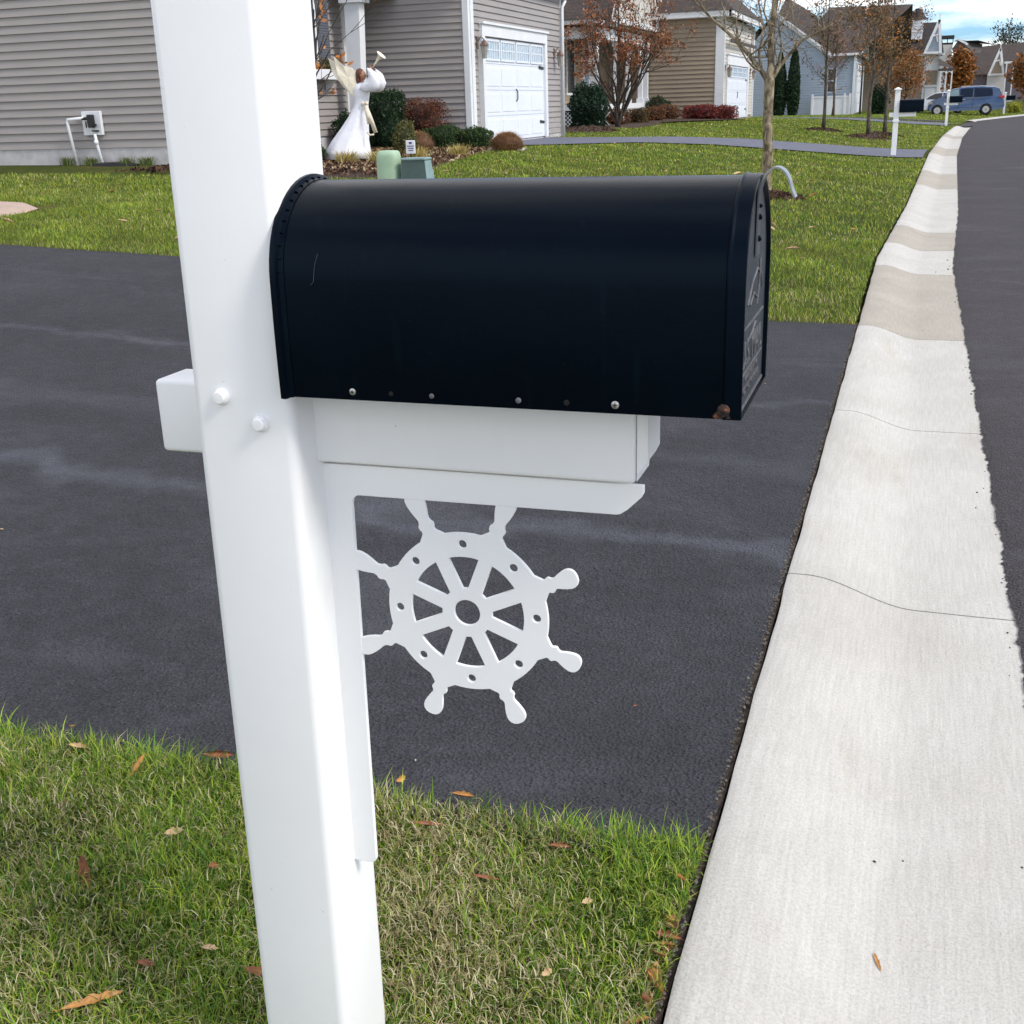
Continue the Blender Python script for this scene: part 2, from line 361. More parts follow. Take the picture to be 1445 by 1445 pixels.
fmb=MB(); yy=np.linspace(73,98,26); rows=[[(float(cx(y))+u,y,-.1 if j==0 else float(cz(u*.7))) for j,u in enumerate([-.02,0,.2,.5,.9,1.3])] for y in yy]
fmb.loft([r for r in rows],cap=False) if False else fmb.add([p for r in rows for p in r],[(i*6+j,i*6+j+1,(i+1)*6+j+1,(i+1)*6+j) for i in range(25) for j in range(5)])
setp(fmb.build('curb',M['concw'],None,True,fix=False),kind='structure')
# driveways
yD=np.concatenate([np.linspace(2.04,2.2,5),np.arange(2.25,8.3,.06),[8.32,8.36]])
uD=np.concatenate([np.arange(-15,-3,.25),np.arange(-3,-.1,.04),[-.05,-.017]])
def dedge(X,Y,U):
    X=X.copy();Y=Y.copy()
    X[:,-1]+=wob(Y[:,-1],.007,4,1.3)+rng.uniform(-.004,.004,X.shape[0])
    Y[0,:]+=wob(X[0,:],.018,2,.7); Y[-1,:]+=wob(X[-1,:],.03,5,.5); return X,Y
sheet('driveway',uD,yD,lambda X,Y,U:T(X,Y)+.006-np.where(U>-.03,.004,0),M['drive'],dedge)
sheet('joint_soil',[-.075,-.05,-.03,-.016,-.006],np.arange(-1,8.5,.02),lambda X,Y,U:T(X,Y)-.002+rng.uniform(-.006,.006,X.shape),M['wooddark'])
def d2z(X,Y,U): return T(X,Y)+.03
y2=np.linspace(0,1,10)
def flare(X,Y,U):
    t=np.clip((-U-6.5)/4,0,1); Yn=31.5-2.3*t*t*(3-2*t)+ (Y)*(4.4+2.3*t*t*(3-2*t)-.8*t); return cx(Yn)+U,Yn
sheet('neighbor_driveway',np.arange(-10.9,.0,.3),y2,lambda X,Y,U:T(X,Y)+.03,M['drive2'],flare)
sheet('neighbor_driveway',np.arange(-9.5,.0,.5),np.linspace(62.3,66.8,6),lambda X,Y,U:T(X,Y)+.04,M['drive2'])
sheet('cross_driveway',np.arange(-13,-.5,.6),np.linspace(69,72,5),lambda X,Y,U:T(X,Y)+.04,M['road'])
# small paved pad at far left and pale walk by the garage
def pad(name,poly,mat,dz=.02,sub=6,kind='structure'):
    cxm=sum(p[0] for p in poly)/len(poly); cym=sum(p[1] for p in poly)/len(poly); mb=MB(); n=len(poly); vs=[]; fs=[]
    for k in range(sub+1):
        f=k/sub
        for p in poly: x=cxm+(p[0]-cxm)*f; y=cym+(p[1]-cym)*f; vs.append((x,y,Tz(x,y)+dz*(1 if k<sub else .0)))
    for k in range(sub):
        for i in range(n): j=(i+1)%n; fs.append((k*n+i,k*n+j,(k+1)*n+j,(k+1)*n+i))
    mb.add(vs,fs); return setp(mb.build(name,mat,None,True,fix=False),kind=kind)
pad('paved_pad',[(-11.6,11.8),(-10.3,11.8),(-9.95,11.72),(-9.68,11.5),(-9.5,11.1),(-9.42,10.8),(-9.36,10.5),(-11.8,10.3)],M['concpink'],.05)
pad('garden_path',[(-10.4,26.9),(-9.3,26.3),(-8.7,27.0),(-8.9,28.0),(-10.2,28.1)],M['concw'],.03)
def blob(cx_,cy_,rx,ry,n=26,w=.1,seed=1):
    r=random.Random(seed); return [(cx_+rx*math.cos(a)*(1+r.uniform(-w,w)),cy_+ry*math.sin(a)*(1+r.uniform(-w,w))) for a in [2*PI*i/n for i in range(n)]]
pad('mulch_bed',[(-13.3,19.2),(-12,17.6),(-10.5,16.9),(-9.0,16.9),(-7.9,17.4),(-7.6,18.4),(-8.0,20),(-8.6,22),(-9.1,24.5),(-9.4,26.4),(-10.4,28.2),(-13.3,28.2)],M['mulch'],.05)
pad('mulch_bed',[(-9.0,55.6),(-7.4,56.5),(-7.7,58.4),(-9.2,58.4),(-12.4,58.4),(-12.4,48),(-13.8,47.4),(-13.6,45.6),(-11.5,44.6),(-10.2,45.6),(-10.6,52),(-10.6,55)],M['mulch'],.06)
def mound(name,x,y,r,h,label,seed=1,group='mulch rings around the street trees'):
    mb=MB(); n=22; rr=random.Random(seed); z0=Tz(x,y); vs=[(x,y,z0+h)]; fs=[]
    prof=[(.25,.95),(.5,.75),(.75,.4),(1,.0)]
    for f,hh in prof:
        for i in range(n):
            a=2*PI*i/n; k=r*f*(1+rr.uniform(-.1,.1)); px,py=x+k*math.cos(a),y+k*math.sin(a); vs.append((px,py,Tz(px,py)+h*hh*(1+rr.uniform(-.25,.25))-(.01 if f==1 else 0)))
    for i in range(n): fs.append((0,1+i,1+(i+1)%n))
    for k in range(3):
        for i in range(n): j=(i+1)%n; fs.append((1+k*n+i,1+(k+1)*n+i,1+(k+1)*n+j,1+k*n+j))
    mb.add(vs,fs); o=setp(mb.build(name,M['mulch'],None,True),label,'mulch',group)
    m_=900; a=rng.uniform(0,2*PI,m_); k=r*1.05*np.sqrt(rng.random(m_)); X_=x+k*np.cos(a); Y_=y+k*np.sin(a); Z_=T(X_,Y_)+h*np.interp(k/r,[0,.25,.5,.75,1,1.1],[1,.95,.75,.4,.02,0])+.012
    c=leafcloud('bark_chips',np.stack([X_,Y_,Z_],-1),.035,[(.10,.05,.03),(.05,.028,.018),(.18,.11,.07),(.03,.018,.012)],M['dryleaf']); c.parent=o; return o

# ------------------------------------------------------------------ grass
def blades(name,P,h,w,az,lean,C,mat,segs=3):
    n=len(P); t=np.linspace(0,1,segs+1)
    d=np.stack([np.cos(az),np.sin(az),0*az],-1); s=np.stack([-np.sin(az),np.cos(az),0*az],-1)
    tw=rng.uniform(-.6,.6,n)[:,None]; s=s*np.cos(tw)+d*np.sin(tw)
    V=np.zeros((n,2*segs+1,3),np.float32)
    for k in range(segs+1):
        f=t[k]; out=lean*f**1.8; up=f*np.sqrt(np.maximum(1-(lean*f)**2*.55,.05))
        c=P+d*(h*out)[:,None]; c[:,2]+=h*up
        if k<segs:
            ww=(w*(1-.45*f)*.5)[:,None]; V[:,2*k]=c-s*ww; V[:,2*k+1]=c+s*ww
        else: V[:,2*segs]=c
    nv=2*segs+1; base=(np.arange(n)*nv)[:,None]; L=[];S=[]
    quads=[[2*k,2*k+1,2*k+3,2*k+2] for k in range(segs-1)]
    tri=[2*segs-2,2*segs-1,2*segs]
    pat=[i for q in quads for i in q]+tri; loops=(base+np.array(pat)[None,:]).ravel(); sizes=np.tile([4]*(segs-1)+[3],n)
    cols=np.repeat(C,nv,axis=0)
    return npmesh(name,V.reshape(-1,3),loops,sizes,mat,cols=cols)
GREEN=np.array([[.055,.125,.022],[.095,.165,.020],[.130,.195,.024],[.175,.225,.032],[.045,.090,.018],[.22,.25,.05]])*1.62*np.array([1.06,1.04,.66])
STRAW=1.15*np.array([[.42,.36,.18],[.50,.44,.25],[.33,.27,.13],[.26,.20,.09],[.58,.52,.33]])
def vnoise(x,y,s,seed):
    r=np.random.default_rng(seed); o=r.uniform(0,6.28,8); k=r.uniform(.5,1.6,(8,2))*s*np.where(r.random((8,2))<.5,-1,1); v=0
    for i in range(8): v=v+np.sin(x*k[i,0]+y*k[i,1]+o[i])
    return v/4
def pickcols(x,y,pstraw):
    n=len(x); st=rng.random(n)<pstraw
    g=GREEN[rng.integers(0,len(GREEN),n)]; s=STRAW[rng.integers(0,len(STRAW),n)]
    c=np.where(st[:,None],s,g)*rng.uniform(.8,1.2,(n,1)); return c,st
def near_edge(x): return 2.085+wob(x,.018,2,.7)
def scatter_near(n,y0=.75,x0=-3.4,x1=-.318):
    x=rng.uniform(x0,x1,n); y=rng.uniform(y0,2.12,n); k=y<near_edge(x)+rng.normal(0,.012,n); return x[k],y[k]
# standing blades
x,y=scatter_near(165000)
drypatch=np.exp(-((x+.78)/.26)**2-((y-1.58)/.28)**2)
dry=np.clip(.17+.26*vnoise(x,y,4.5,3)+.62*drypatch-.15*np.exp(-((x+.42)/.14)**2),.05,.85)
bare=((x+.56)/.075)**2+((y-2.0)/.05)**2<1
k=~bare|(rng.random(len(x))<.2); x,y,dry,drypatch=x[k],y[k],dry[k],drypatch[k]
C,st=pickcols(x,y,dry*.75); n=len(x); C=C*(1+.32*vnoise(x,y,14,8)+.18*vnoise(x,y,40,12))[:,None]*rng.uniform(.6,1.25,(n,1))*np.where(st[:,None],1,np.array([[.92,1.0,.9]]))
hh=rng.gamma(5,.0060,n)*np.where(st,.75,1)*(1+.25*vnoise(x,y,7,5)); edge=np.clip(1-(near_edge(x)-y)/.10,0,1); hh*=(1+.55*edge)*(1-.25*drypatch)
az=rng.uniform(0,2*PI,n)+0; tocurb=np.clip(1-(-.31-x)/.06,0,1)
az=np.where(rng.random(n)<.6*edge,rng.normal(PI/2,.7,n),az)
P=np.stack([x,y,T(x,y)-.004],-1)
setp(blades('lawn_grass',P,np.clip(hh,.012,.085),rng.uniform(.0015,.0036,n),az,rng.uniform(.10,1.05,n),C,M['blade'],3),kind='stuff',label='short green lawn grass around the mailbox post')
# thatch lying low
x,y=scatter_near(80000); C,st=pickcols(x,y,np.clip(.45+.3*vnoise(x,y,4.5,3)+.5*np.exp(-((x+.78)/.26)**2-((y-1.58)/.28)**2),.15,.95)); n=len(x)
P=np.stack([x,y,T(x,y)+rng.uniform(.004,.030,n)],-1)
setp(blades('grass_thatch',P,rng.uniform(.010,.030,n),rng.uniform(.0013,.0028,n),rng.uniform(0,2*PI,n),rng.uniform(.9,1.2,n),C*.9,M['blade'],2),kind='stuff',label='dry straw thatch among the near grass blades')
# lawn beyond the driveway
def farpts(n,y0,y1,ua,ub):
    y=y0*(y1/y0)**rng.random(n)  # denser nearer
    u=rng.uniform(0,1,n); x=cx(y)-(.02+(ub)*u); return x,y
def keep_mask(x,y):
    m=~((x>-9.8-.0)&(x<-7.6)&(y>12.2)&(y<13.2)&False)
    bed=(x<-7.9)&(y>17)&(x<-7.5-(y-17)*.22); m&=~bed
    u=x-cx(y); t=np.clip((-u-6.5)/4,0,1); t=t*t*(3-2*t); m&=~((y>31.35-2.3*t)&(y<36.1-.8*t))
    m&=~((x<-13.4)&(y>20)); m&=~((x<-10.5)&(y>28)&(y<36.4)); m&=~((x<-9.4)&(y>10.4)&(y<11.75))
    m&=~((y>62.2)&(y<67)); m&=~((y>68.9)&(y<72.1)); m&=~((x<-9)&(y>57)&(y<70)); m&=~((x<-12.5)&(y>45)&(y<60))
    return m
for nm,n,y0,y1,ub,hm,wm in (('far_lawn_grass',170000,8.36,14,13.5,.046,.0042),('far_lawn_grass',140000,14,31.6,18,.052,.0085),('distant_lawn_grass',110000,31.6,95,15,.055,.019)):
    x,y=farpts(n,y0,y1,0,ub)
    if nm=='far_lawn_grass' and y0<9: y=y0+(y-y0)+np.abs(rng.normal(0,.02,len(y)))-.02
    k=keep_mask(x,y); x,y=x[k],y[k]; n=len(x)
    dry=np.clip(.16+.22*vnoise(x,y,1.1,9)+.12*vnoise(x,y,3.3,11)+.35*np.exp(-((y-8.45)/.22)**2),.02,.7); dry=np.maximum(dry,.85*np.exp(-(((x+.75)/.35)**2+((y-9.35)/.25)**2)))
    C,st=pickcols(x,y,dry*.38); C=C*(1.05+.18*vnoise(x,y,2.2,4))[:,None]; yel=np.clip(.5+.5*vnoise(x,y,.5,21)+(y>12)*.3,0,1)[:,None]; C=C*(.88+yel*np.array([[.16,.06,.05]]))*(1+.18*vnoise(x,y,6,33))[:,None]
    h_=hm*rng.uniform(.5,1.3,n)*(1+.25*vnoise(x,y,4,6)); P=np.stack([x,y,T(x,y)-.004],-1)
    P[:,2]=np.maximum(P[:,2],-.0)
    setp(blades(nm,P,h_,wm*rng.uniform(.7,1.3,n)*(y/ (y0*1.25)),rng.uniform(0,2*PI,n),rng.uniform(.3,.95,n),C,M['blade'],2),kind='stuff',label='mown lawn grass beyond the driveway' if y0<20 else 'mown lawn grass further up the street')

def leafcloud(name,C,size,pal,mat,parent=None,flat=0.0):
    n=len(C); C=np.asarray(C,dtype=np.float64); a=rng.normal(size=(n,3)); a/=np.linalg.norm(a,axis=1)[:,None]
    b=rng.normal(size=(n,3)); b-=a*(a*b).sum(1)[:,None]; b/=np.linalg.norm(b,axis=1)[:,None]
    s=(size*rng.uniform(.6,1.4,n))[:,None]; V=np.stack([C-a*s,C-b*s*.45,C+a*s,C+b*s*.45],1).reshape(-1,3)
    pal=np.asarray(pal); c=pal[rng.integers(0,len(pal),n)]*rng.uniform(.75,1.25,(n,1)); 
    return npmesh(name,V,np.arange(4*n),np.full(n,4),mat,parent,cols=np.repeat(c,4,axis=0))
# ------------------------------------------------------------------ fallen leaves
def leafproto(kind):
    L={'oval':(.05,.020),'long':(.075,.016),'curl':(.045,.022),'small':(.028,.013)}[kind]; r=random.Random(hash(kind)%97 if False else len(kind)*3+1)
    nu,nv=9,5; vs=[];fs=[];cs=[]
    for i in range(nu):
        t=i/(nu-1); w=L[1]*math.sin(PI*min(1,(t*.92+.04)))**.8*(1+.22*math.sin(i*2.6+len(kind)))
        for j in range(nv):
            s=(j/(nv-1)-.5)*2
            curl={'oval':.9,'long':1.2,'curl':1.9,'small':1.0}[kind]
            a=s*curl; xx=(t-.5)*2*L[0]; yy=math.sin(a)/max(curl,.01)*w; zz=(1-math.cos(a))/max(curl,.01)*w+ .25*L[0]*(t-.5)**2*(2 if kind=='curl' else .8)+.001*math.sin(i*3+j*2)
            vs.append((xx,yy,zz))
    for i in range(nu-1):
        for j in range(nv-1): fs.append((i*nv+j,i*nv+j+1,(i+1)*nv+j+1,(i+1)*nv+j))
    mb=MB(); mb.add(vs,fs); mb.tube([(-L[0],0,.001),(-L[0]*1.3,.003,.004)],.0009,5); return mb
LM={'orange':plain('leaf_ochre',(.42,.20,.055),.65,.35,60),'brown':plain('leaf_russet',(.23,.085,.035),.7,.4,60),'tan':plain('leaf_tan',(.50,.34,.19),.7,.25,60)}
protos={}
for kd in ('oval','long','curl','small'):
    for c in LM:
        mb=leafproto(kd); me=bpy.data.meshes.new('fallen_leaf'); me.from_pydata(mb.v,[],mb.f); me.materials.append(LM[c]); me.shade_smooth(); protos[kd,c]=me
def leaf(kd,c,x,y,z=None,rz=0,tilt=(0,0),s=1,label='',group=None):
    o=bpy.data.objects.new('fallen_leaf',protos[kd,c]); col.objects.link(o)
    o.location=(x,y,(Tz(x,y)+.03) if z is None else z); o.rotation_euler=(tilt[0],tilt[1],rz); o.scale=(s,s,s)
    return setp(o,label,'leaf',group)
GR='dead leaves on the near grass'
for a in [('long','orange',-1.265,1.32,.85,(.3,.1),1.15,'long ochre leaf lying in the grass at the bottom left corner'),
 ('curl','brown',-1.51,1.625,-.8,(.5,.4),1.5,'curled russet leaf in the grass at the far left edge'),
 ('curl','brown',-1.50,2.11,.6,(1.1,.2),1.3,'russet leaf standing at the driveway edge left of the post'),
 ('long','orange',-1.66,2.0,1.3,(.8,-.6),.85,'slender tan leaf standing upright in the grass behind the post'),
 ('curl','tan',-1.85,2.04,.3,(.4,.2),1.0,'pale tan leaf near the driveway edge at the left'),
 ('oval','orange',-2.12,2.03,.9,(.2,.2),.8,'ochre leaf by the driveway at the left picture edge'),
 ('oval','tan',-1.42,1.80,1.2,(.6,.3),.8,'small tan leaf upright in the grass left of the post'),
 ('small','brown',-1.27,1.72,1.4,(.6,.5),1.0,'small russet leaf close to the left side of the post'),
 ('small','brown',-1.23,1.43,.3,(.3,.2),1.0,'small russet leaf low in the grass, lower left'),
 ('oval','brown',-1.02,1.47,.1,(.3,.2),.8,'flat russet leaf just left of the post foot'),
 ('small','tan',-1.14,1.50,.9,(.3,.5),1.0,'pale pinkish leaf standing left of the post foot'),
 ('long','brown',-.90,1.985,.3,(.2,.1),.75,'slim russet leaf on the grass right of the bracket foot'),
 ('long','brown',-.715,1.845,.15,(.2,.1),.6,'slim russet leaf in the middle of the right grass patch'),
 ('small','orange',-1.03,2.135,1.4,(1.2,.2),1.1,'tiny orange leaf tip standing beside the bracket at the driveway'),
 ('curl','orange',-.865,2.11,.3,(.3,.2),.9,'ochre leaf at the driveway edge below the wheel'),
 ('oval','tan',-.50,1.83,1.2,(.5,.4),.65,'pale tan leaf in the grass near the curb'),
 ('curl','brown',-.60,1.985,.4,(.3,.2),.9,'russet curled leaf on the bare soil spot'),
 ('curl','orange',-.34,1.95,1.2,(.3,.8),.8,'ochre leaf caught between grass and curb'),
 ('oval','brown',-.335,1.72,1.4,(.2,.8),1.0,'russet leaf wedged along the curb, lower right'),
 ('curl','brown',-.335,1.60,1.5,(.2,.8),1.2,'dark russet leaf against the curb at the bottom edge'),
 ('small','tan',-.52,1.62,1.3,(.8,.3),1.0,'small tan leaf standing in the lower right grass')]:
    leaf(a[0],a[1],a[2],a[3],Tz(a[2],a[3])+.030,a[4],a[5],a[6]*.60,a[7],GR)
r=random.Random(5)
for i in range(16):
    x_=-.33+r.uniform(-.012,.004); y_=r.uniform(1.45,1.85); leaf(r.choice(['small','curl']),r.choice(['brown','orange']),x_,y_,.012,r.uniform(0,6),(r.uniform(-.5,.5),r.uniform(-.5,.5)),r.uniform(.5,.9),'small brown leaf scrap packed between the grass and the curb','leaf scraps along the curb')
for i in range(80):
    y_=9*(30/9)**r.random(); x_=float(cx(y_))-r.uniform(.3,10.5)
    if not keep_mask(np.array([x_]),np.array([y_]))[0]: continue
    leaf(r.choice(['oval','curl','small']),r.choice(['tan','tan','orange']),x_,y_,Tz(x_,y_)+.055,r.uniform(0,6),(r.uniform(-.4,.4),r.uniform(-.4,.4)),r.uniform(1.0,1.7),'small dry leaf lying on the lawn beyond the driveway','dry leaves on the far lawn')
for i,(x_,y_) in enumerate([(-.27,1.98),(-.1,2.9),(.12,1.9)]):
    pass
r=random.Random(77)
for i in range(26):
    x_=r.uniform(-3.4,-.5); y_=2.06+abs(r.gauss(0,.10)) if i<10 else r.uniform(2.3,8.2)
    leaf('small',r.choice(['tan','brown']),x_,y_,Tz(x_,y_)+.010,r.uniform(0,6),(r.uniform(-.2,.2),r.uniform(-.2,.2)),r.uniform(.15,.34),'tiny leaf scrap lying on the dark driveway','leaf scraps on the driveway')
leaf('long','orange',.045,1.93,float(cz(.345))+.0015,1.9,(.02,-.10),.30,'thin curved ochre leaf stem on the pale curb')
# asphalt crumbs on the gutter pan
mb=MB()
for i in range(60):
    y_=float(1.2*(14/1.2)**r.random()); u_=.70-abs(r.gauss(0,.03)) if r.random()<.88 else r.uniform(.25,.7); s_=r.uniform(.0012,.0035)*(1+.12*y_); x_=float(cx(y_))+u_
    z_=float(cz(u_)); mb.ell((x_,y_,z_+s_*.4),(s_,s_*r.uniform(.6,1.3),s_*.7),6,4,.2)
setp(mb.build('asphalt_crumbs',M['blackplastic']),kind='stuff',label='loose asphalt crumbs on the curb gutter')

mb=MB()
for i in range(700):
    y_=float(1.0+7.3*r.random()**1.4); x_=-.312-abs(r.gauss(0,.009)); s_=r.uniform(.002,.0055); mb.ell((x_,y_,Tz(x_,y_)+.004),(s_,s_*r.uniform(.6,1.4),s_*.8),6,4,.25)
setp(mb.build('joint_gravel',M['gravel']),kind='stuff',label='grit packed in the joint between driveway and curb')
# ------------------------------------------------------------------ near mailbox post
def lean(mb,k=.008,z0=1.0):   # slight lean along x with height
    mb.v=[(v[0]+k*(v[2]-z0),v[1],v[2]) for v in mb.v]; return mb
t=thing('mailbox_post','tall white vinyl post with crossarm carrying the black mailbox','post',(-.98,1.635,0)); t_post=t
mb=MB().rbox(-1.067,-.889,1.55,1.725,-.7,1.93,.017,5); lean(mb).build('post_shaft',M['vinyl'],t,auto=True)
mb=MB().rbox(-1.075,-.863,1.531,1.739,1.93,1.955,.006,3); mb.add([(-1.06,1.546,1.955),(-.878,1.546,1.955),(-.878,1.724,1.955),(-1.06,1.724,1.955),(-.969,1.635,2.02)],[(0,1,4),(1,2,4),(2,3,4),(3,0,4)]); lean(mb).build('post_cap',M['vinyl'],t)
# crossarm: rounded bar with cap piece at the street end
mb=MB().rbox(-1.185,-.362,1.62,1.714,.962,1.087,.008,3); arm=mb.build('crossarm',M['vinyl'],t,auto=True)
mb=MB().prism([(-.360,.978),(-.350,.990),(-.344,1.002),(-.344,1.085),(-.3605,1.085),(-.3605,.966)],(0,1.623,0),(1,0,0),(0,0,1),(0,1,0),.088); mb.build('end_cap',M['vinyl'],arm)
for px,pz in ((-1.01,1.083),(-.945,1.043)):
    mb=MB(); rs=[]
    for yy,rr_ in ((1.552,.0135),(1.545,.0132),(1.5435,.0125),(1.5425,.0108),(1.5385,.0105),(1.5365,.0088),(1.536,.002)):
        rs.append([(px+rr_*math.cos(2*PI*i/20),yy,pz+rr_*math.sin(2*PI*i/20)) for i in range(20)])
    mb.loft(rs); mb.build('bolt_cap',M['vinyl'],t,auto=True)

# ------------------------------------------------------------------ ship wheel bracket
def curve_mesh(name,loops,x0,y,z0,th,mat,parent,bev=.0008):
    cu=bpy.data.curves.new(name,'CURVE'); cu.dimensions='2D'; cu.fill_mode='BOTH'; cu.extrude=th/2-bev; cu.bevel_depth=bev; cu.bevel_resolution=1
    for lp in loops:
        sp=cu.splines.new('POLY'); sp.points.add(len(lp)-1)
        for i,(a,b_) in enumerate(lp): sp.points[i].co=(a,b_,0,1)
        sp.use_cyclic_u=True
    o=bpy.data.objects.new('tmp',cu); col.objects.link(o); dg=bpy.context.evaluated_depsgraph_get(); dg.update()
    me=bpy.data.meshes.new_from_object(o.evaluated_get(dg)); bpy.data.objects.remove(o)
    me.materials.clear()
    # local (a,b,n) -> world (a, y - n, b)
    me.transform(Matrix(((1,0,0,x0),(0,0,-1,y),(0,1,0,z0),(0,0,0,1))))
    me.name=name; return link(name,me,mat,parent)
bt=thing('mailbox_bracket','white cut-out ship wheel bracket fixed under the crossarm','bracket',(-.89,1.64,.18))
def arc(cx_,cy_,r_,a0,a1,n=8): return [(cx_+r_*math.cos(R(a0+(a1-a0)*i/n)),cy_+r_*math.sin(R(a0+(a1-a0)*i/n))) for i in range(n+1)]
zl=.955
frame=[(-.895,zl),(-.354,zl),(-.354,.944),(-.357,.938),(-.378,.917),(-.389,.909),(-.395,.9075)]
frame+=[(-.795,.9055)]+arc(-.827,.8885,.017,90,180,8)+[(-.8515,.205)]+arc(-.8625,.196,.011,0,-90,5)+[(-.9165,.185)]
curve_mesh('bracket_frame',[frame],0,1.641,0,.009,M['bracket'],bt,.0012)
WX,WZ=-.648,.7135
rot=1.4
def handle(a):   # outline (radius, half width) one side out to the tip and back
    pr=[(.1375,.023),(.144,.0165),(.149,.0115),(.153,.0105),(.156,.0125),(.160,.0130),(.1635,.0100),(.168,.0085),(.172,.0095),(.178,.0120),(.186,.0145),(.194,.0160),(.200,.0155),(.205,.0130),(.2085,.0085),(.210,.003)]
    kk=1.22 if 60<a%360<210 else (1.02 if 225<a%360<315 else .93); pr=[(r_ if r_<.15 else .15+(r_-.15)*kk,w_) for r_,w_ in pr]
    pts=[(r_,w_) for r_,w_ in pr]+[(r_,-w_) for r_,w_ in reversed(pr)]
    ca,sa=math.cos(R(a)),math.sin(R(a)); return [(r_*ca+w_*sa, r_*sa-w_*ca) for r_,w_ in pts]
outer=[]
for k in range(8):
    a=22.5+45*k+rot; da=math.degrees(math.asin(.023/.139)); outer+=handle(a)
    outer+=arc(0,0,.1393,a+da+1,a+45-da-1,8)
inner=[]
for k in range(8):
    a=22.5+45*k+rot; a2=a+45; hw=.0095; r1,r2=.0995,.043
    def pt(r_,ang,off): return (r_*math.cos(R(ang))-off*math.sin(R(ang)), r_*math.sin(R(ang))+off*math.cos(R(ang)))
    d1=math.degrees(math.asin(hw/r1)); d2=math.degrees(math.asin(hw/r2))
    lp=arc(0,0,r1,a+d1+1.2,a2-d1-1.2,8)+arc(0,0,r2,a2-d2-3,a+d2+3,3); inner.append(lp)
    inner.append([(.1205*math.cos(R(a+22.5))+.0082*math.cos(R(q*30)),.1205*math.sin(R(a+22.5))+.0082*math.sin(R(q*30))) for q in range(12)])
inner.append(arc(0,0,.0235,0,348.75,31))
# handles that meet the frame are trimmed where they run into it
def trim(p):
    x_,z_=p; z_=min(z_,.908-WZ); x_=max(x_,-.8520-WX); return (x_,z_)
outer=[trim(p) for p in outer]
curve_mesh('ship_wheel',[outer]+inner,WX,1.641,WZ,.0066,M['bracket'],bt,.0008)

# ------------------------------------------------------------------ near mailbox
YC,RR,ZB,ZC=1.6665,.1355,1.0935,1.2675
def arch(x,r_=RR,zb=ZB,n=28,yc=YC,zc=ZC):
    pts=[(x,yc-r_,zb)]
    for j in range(1,7): pts.append((x,yc-r_-.0015*math.sin(PI*j/7),zb+(zc-zb)*j/7))
    pts+=[(x,yc-r_*math.cos(PI*i/n),zc+r_*math.sin(PI*i/n)) for i in range(n+1)]
    for j in range(6,0,-1): pts.append((x,yc+r_+.0015*math.sin(PI*j/7),zb+(zc-zb)*j/7))
    pts.append((x,yc+r_,zb)); return pts
mt=thing('mailbox','large black metal mailbox on the white crossarm','mailbox',(-.54,YC,ZB))
mb=MB().loft([arch(x_) for x_ in np.linspace(-.876,-.213,12)]); mb.build('body',M['black'],mt,auto=True)
# rear flange, crimped
mb=MB(); mb.loft([arch(-.890,RR+.0075,ZB-.002),arch(-.884,RR+.0095,ZB-.002),arch(-.880,RR+.009,ZB-.002),arch(-.877,RR+.003,ZB-.001),arch(-.870,RR+.0012,ZB)])
fl=mb.build('rear_flange',M['blackrim'],mt,auto=True)
mb=MB()
for i in range(22):
    a=PI*(.03+.94*i/21); yy=YC-(RR+.0035)*math.cos(a); zz=ZC+(RR+.0035)*math.sin(a); mb.ell((-.8755,yy,zz),(.0035,.0014,.0014),8,5)
mb.build('crimp',M['blackrim'],fl,True)
# door with wrapped rim
dmb=MB(); dmb.loft([arch(-.2235,RR+.0006),arch(-.2222,RR+.0030),arch(-.2200,RR+.0038),arch(-.2178,RR+.0030),arch(-.2160,RR+.0022),arch(-.2010,RR+.0022),arch(-.1985,RR+.0012),arch(-.1978,RR-.001),arch(-.1982,RR-.005,ZB+.001),arch(-.2060,RR-.0062,ZB+.002)],cap=False)
dr=dmb.build('door',M['blackrim'],mt,auto=True)
mb=MB().loft([arch(-.2085,RR-.006,ZB+.003),arch(-.2042,RR-.006,ZB+.003)]); mb.build('door_panel',M['doorface'],dr,auto=True)
mb=MB(); mb.box(-.2040,-.2018,1.545,1.79,ZB+.003,ZB+.0065); mb.build('door_bottom_lip',M['worn'],dr)
# latch strap
hp=[(-.2015,1.30),(-.2012,1.34),(-.2008,1.375),(-.1985,1.392),(-.194,1.402),(-.187,1.4105),(-.178,1.4135),(-.169,1.410),(-.162,1.401),(-.157,1.389),(-.153,1.378),(-.147,1.371)]
def smooth2(p,k=5):
    out=[]
    for i in range(len(p)-1):
        p0,p1,p2,p3=p[max(i-1,0)],p[i],p[i+1],p[min(i+2,len(p)-1)]
        for j in range(k):
            t=j/k; out.append(tuple(.5*((2*p1[c])+(-p0[c]+p2[c])*t+(2*p0[c]-5*p1[c]+4*p2[c]-p3[c])*t*t+(-p0[c]+3*p1[c]-3*p2[c]+p3[c])*t**3) for c in (0,1)))
    return out+[p[-1]]
hp=smooth2([(-.2015,1.295),(-.2012,1.345),(-.2005,1.380),(-.196,1.398),(-.187,1.4100),(-.177,1.4125),(-.168,1.407),(-.162,1.397),(-.158,1.384),(-.153,1.373)])
rings=[]
for i,(x_,z_) in enumerate(hp):
    q=hp[min(i+1,len(hp)-1)]; q0=hp[max(i-1,0)]; d=Vector((q[0]-q0[0],0,q[1]-q0[1])).normalized(); nn_=Vector((-d.z,0,d.x)); c=Vector((x_,YC,z_))
    rings.append([c+nn_*a_*.0011+Vector((0,b_*.016,0)) for a_,b_ in ((-1,-1),(-1,1),(1,1),(1,-1))])
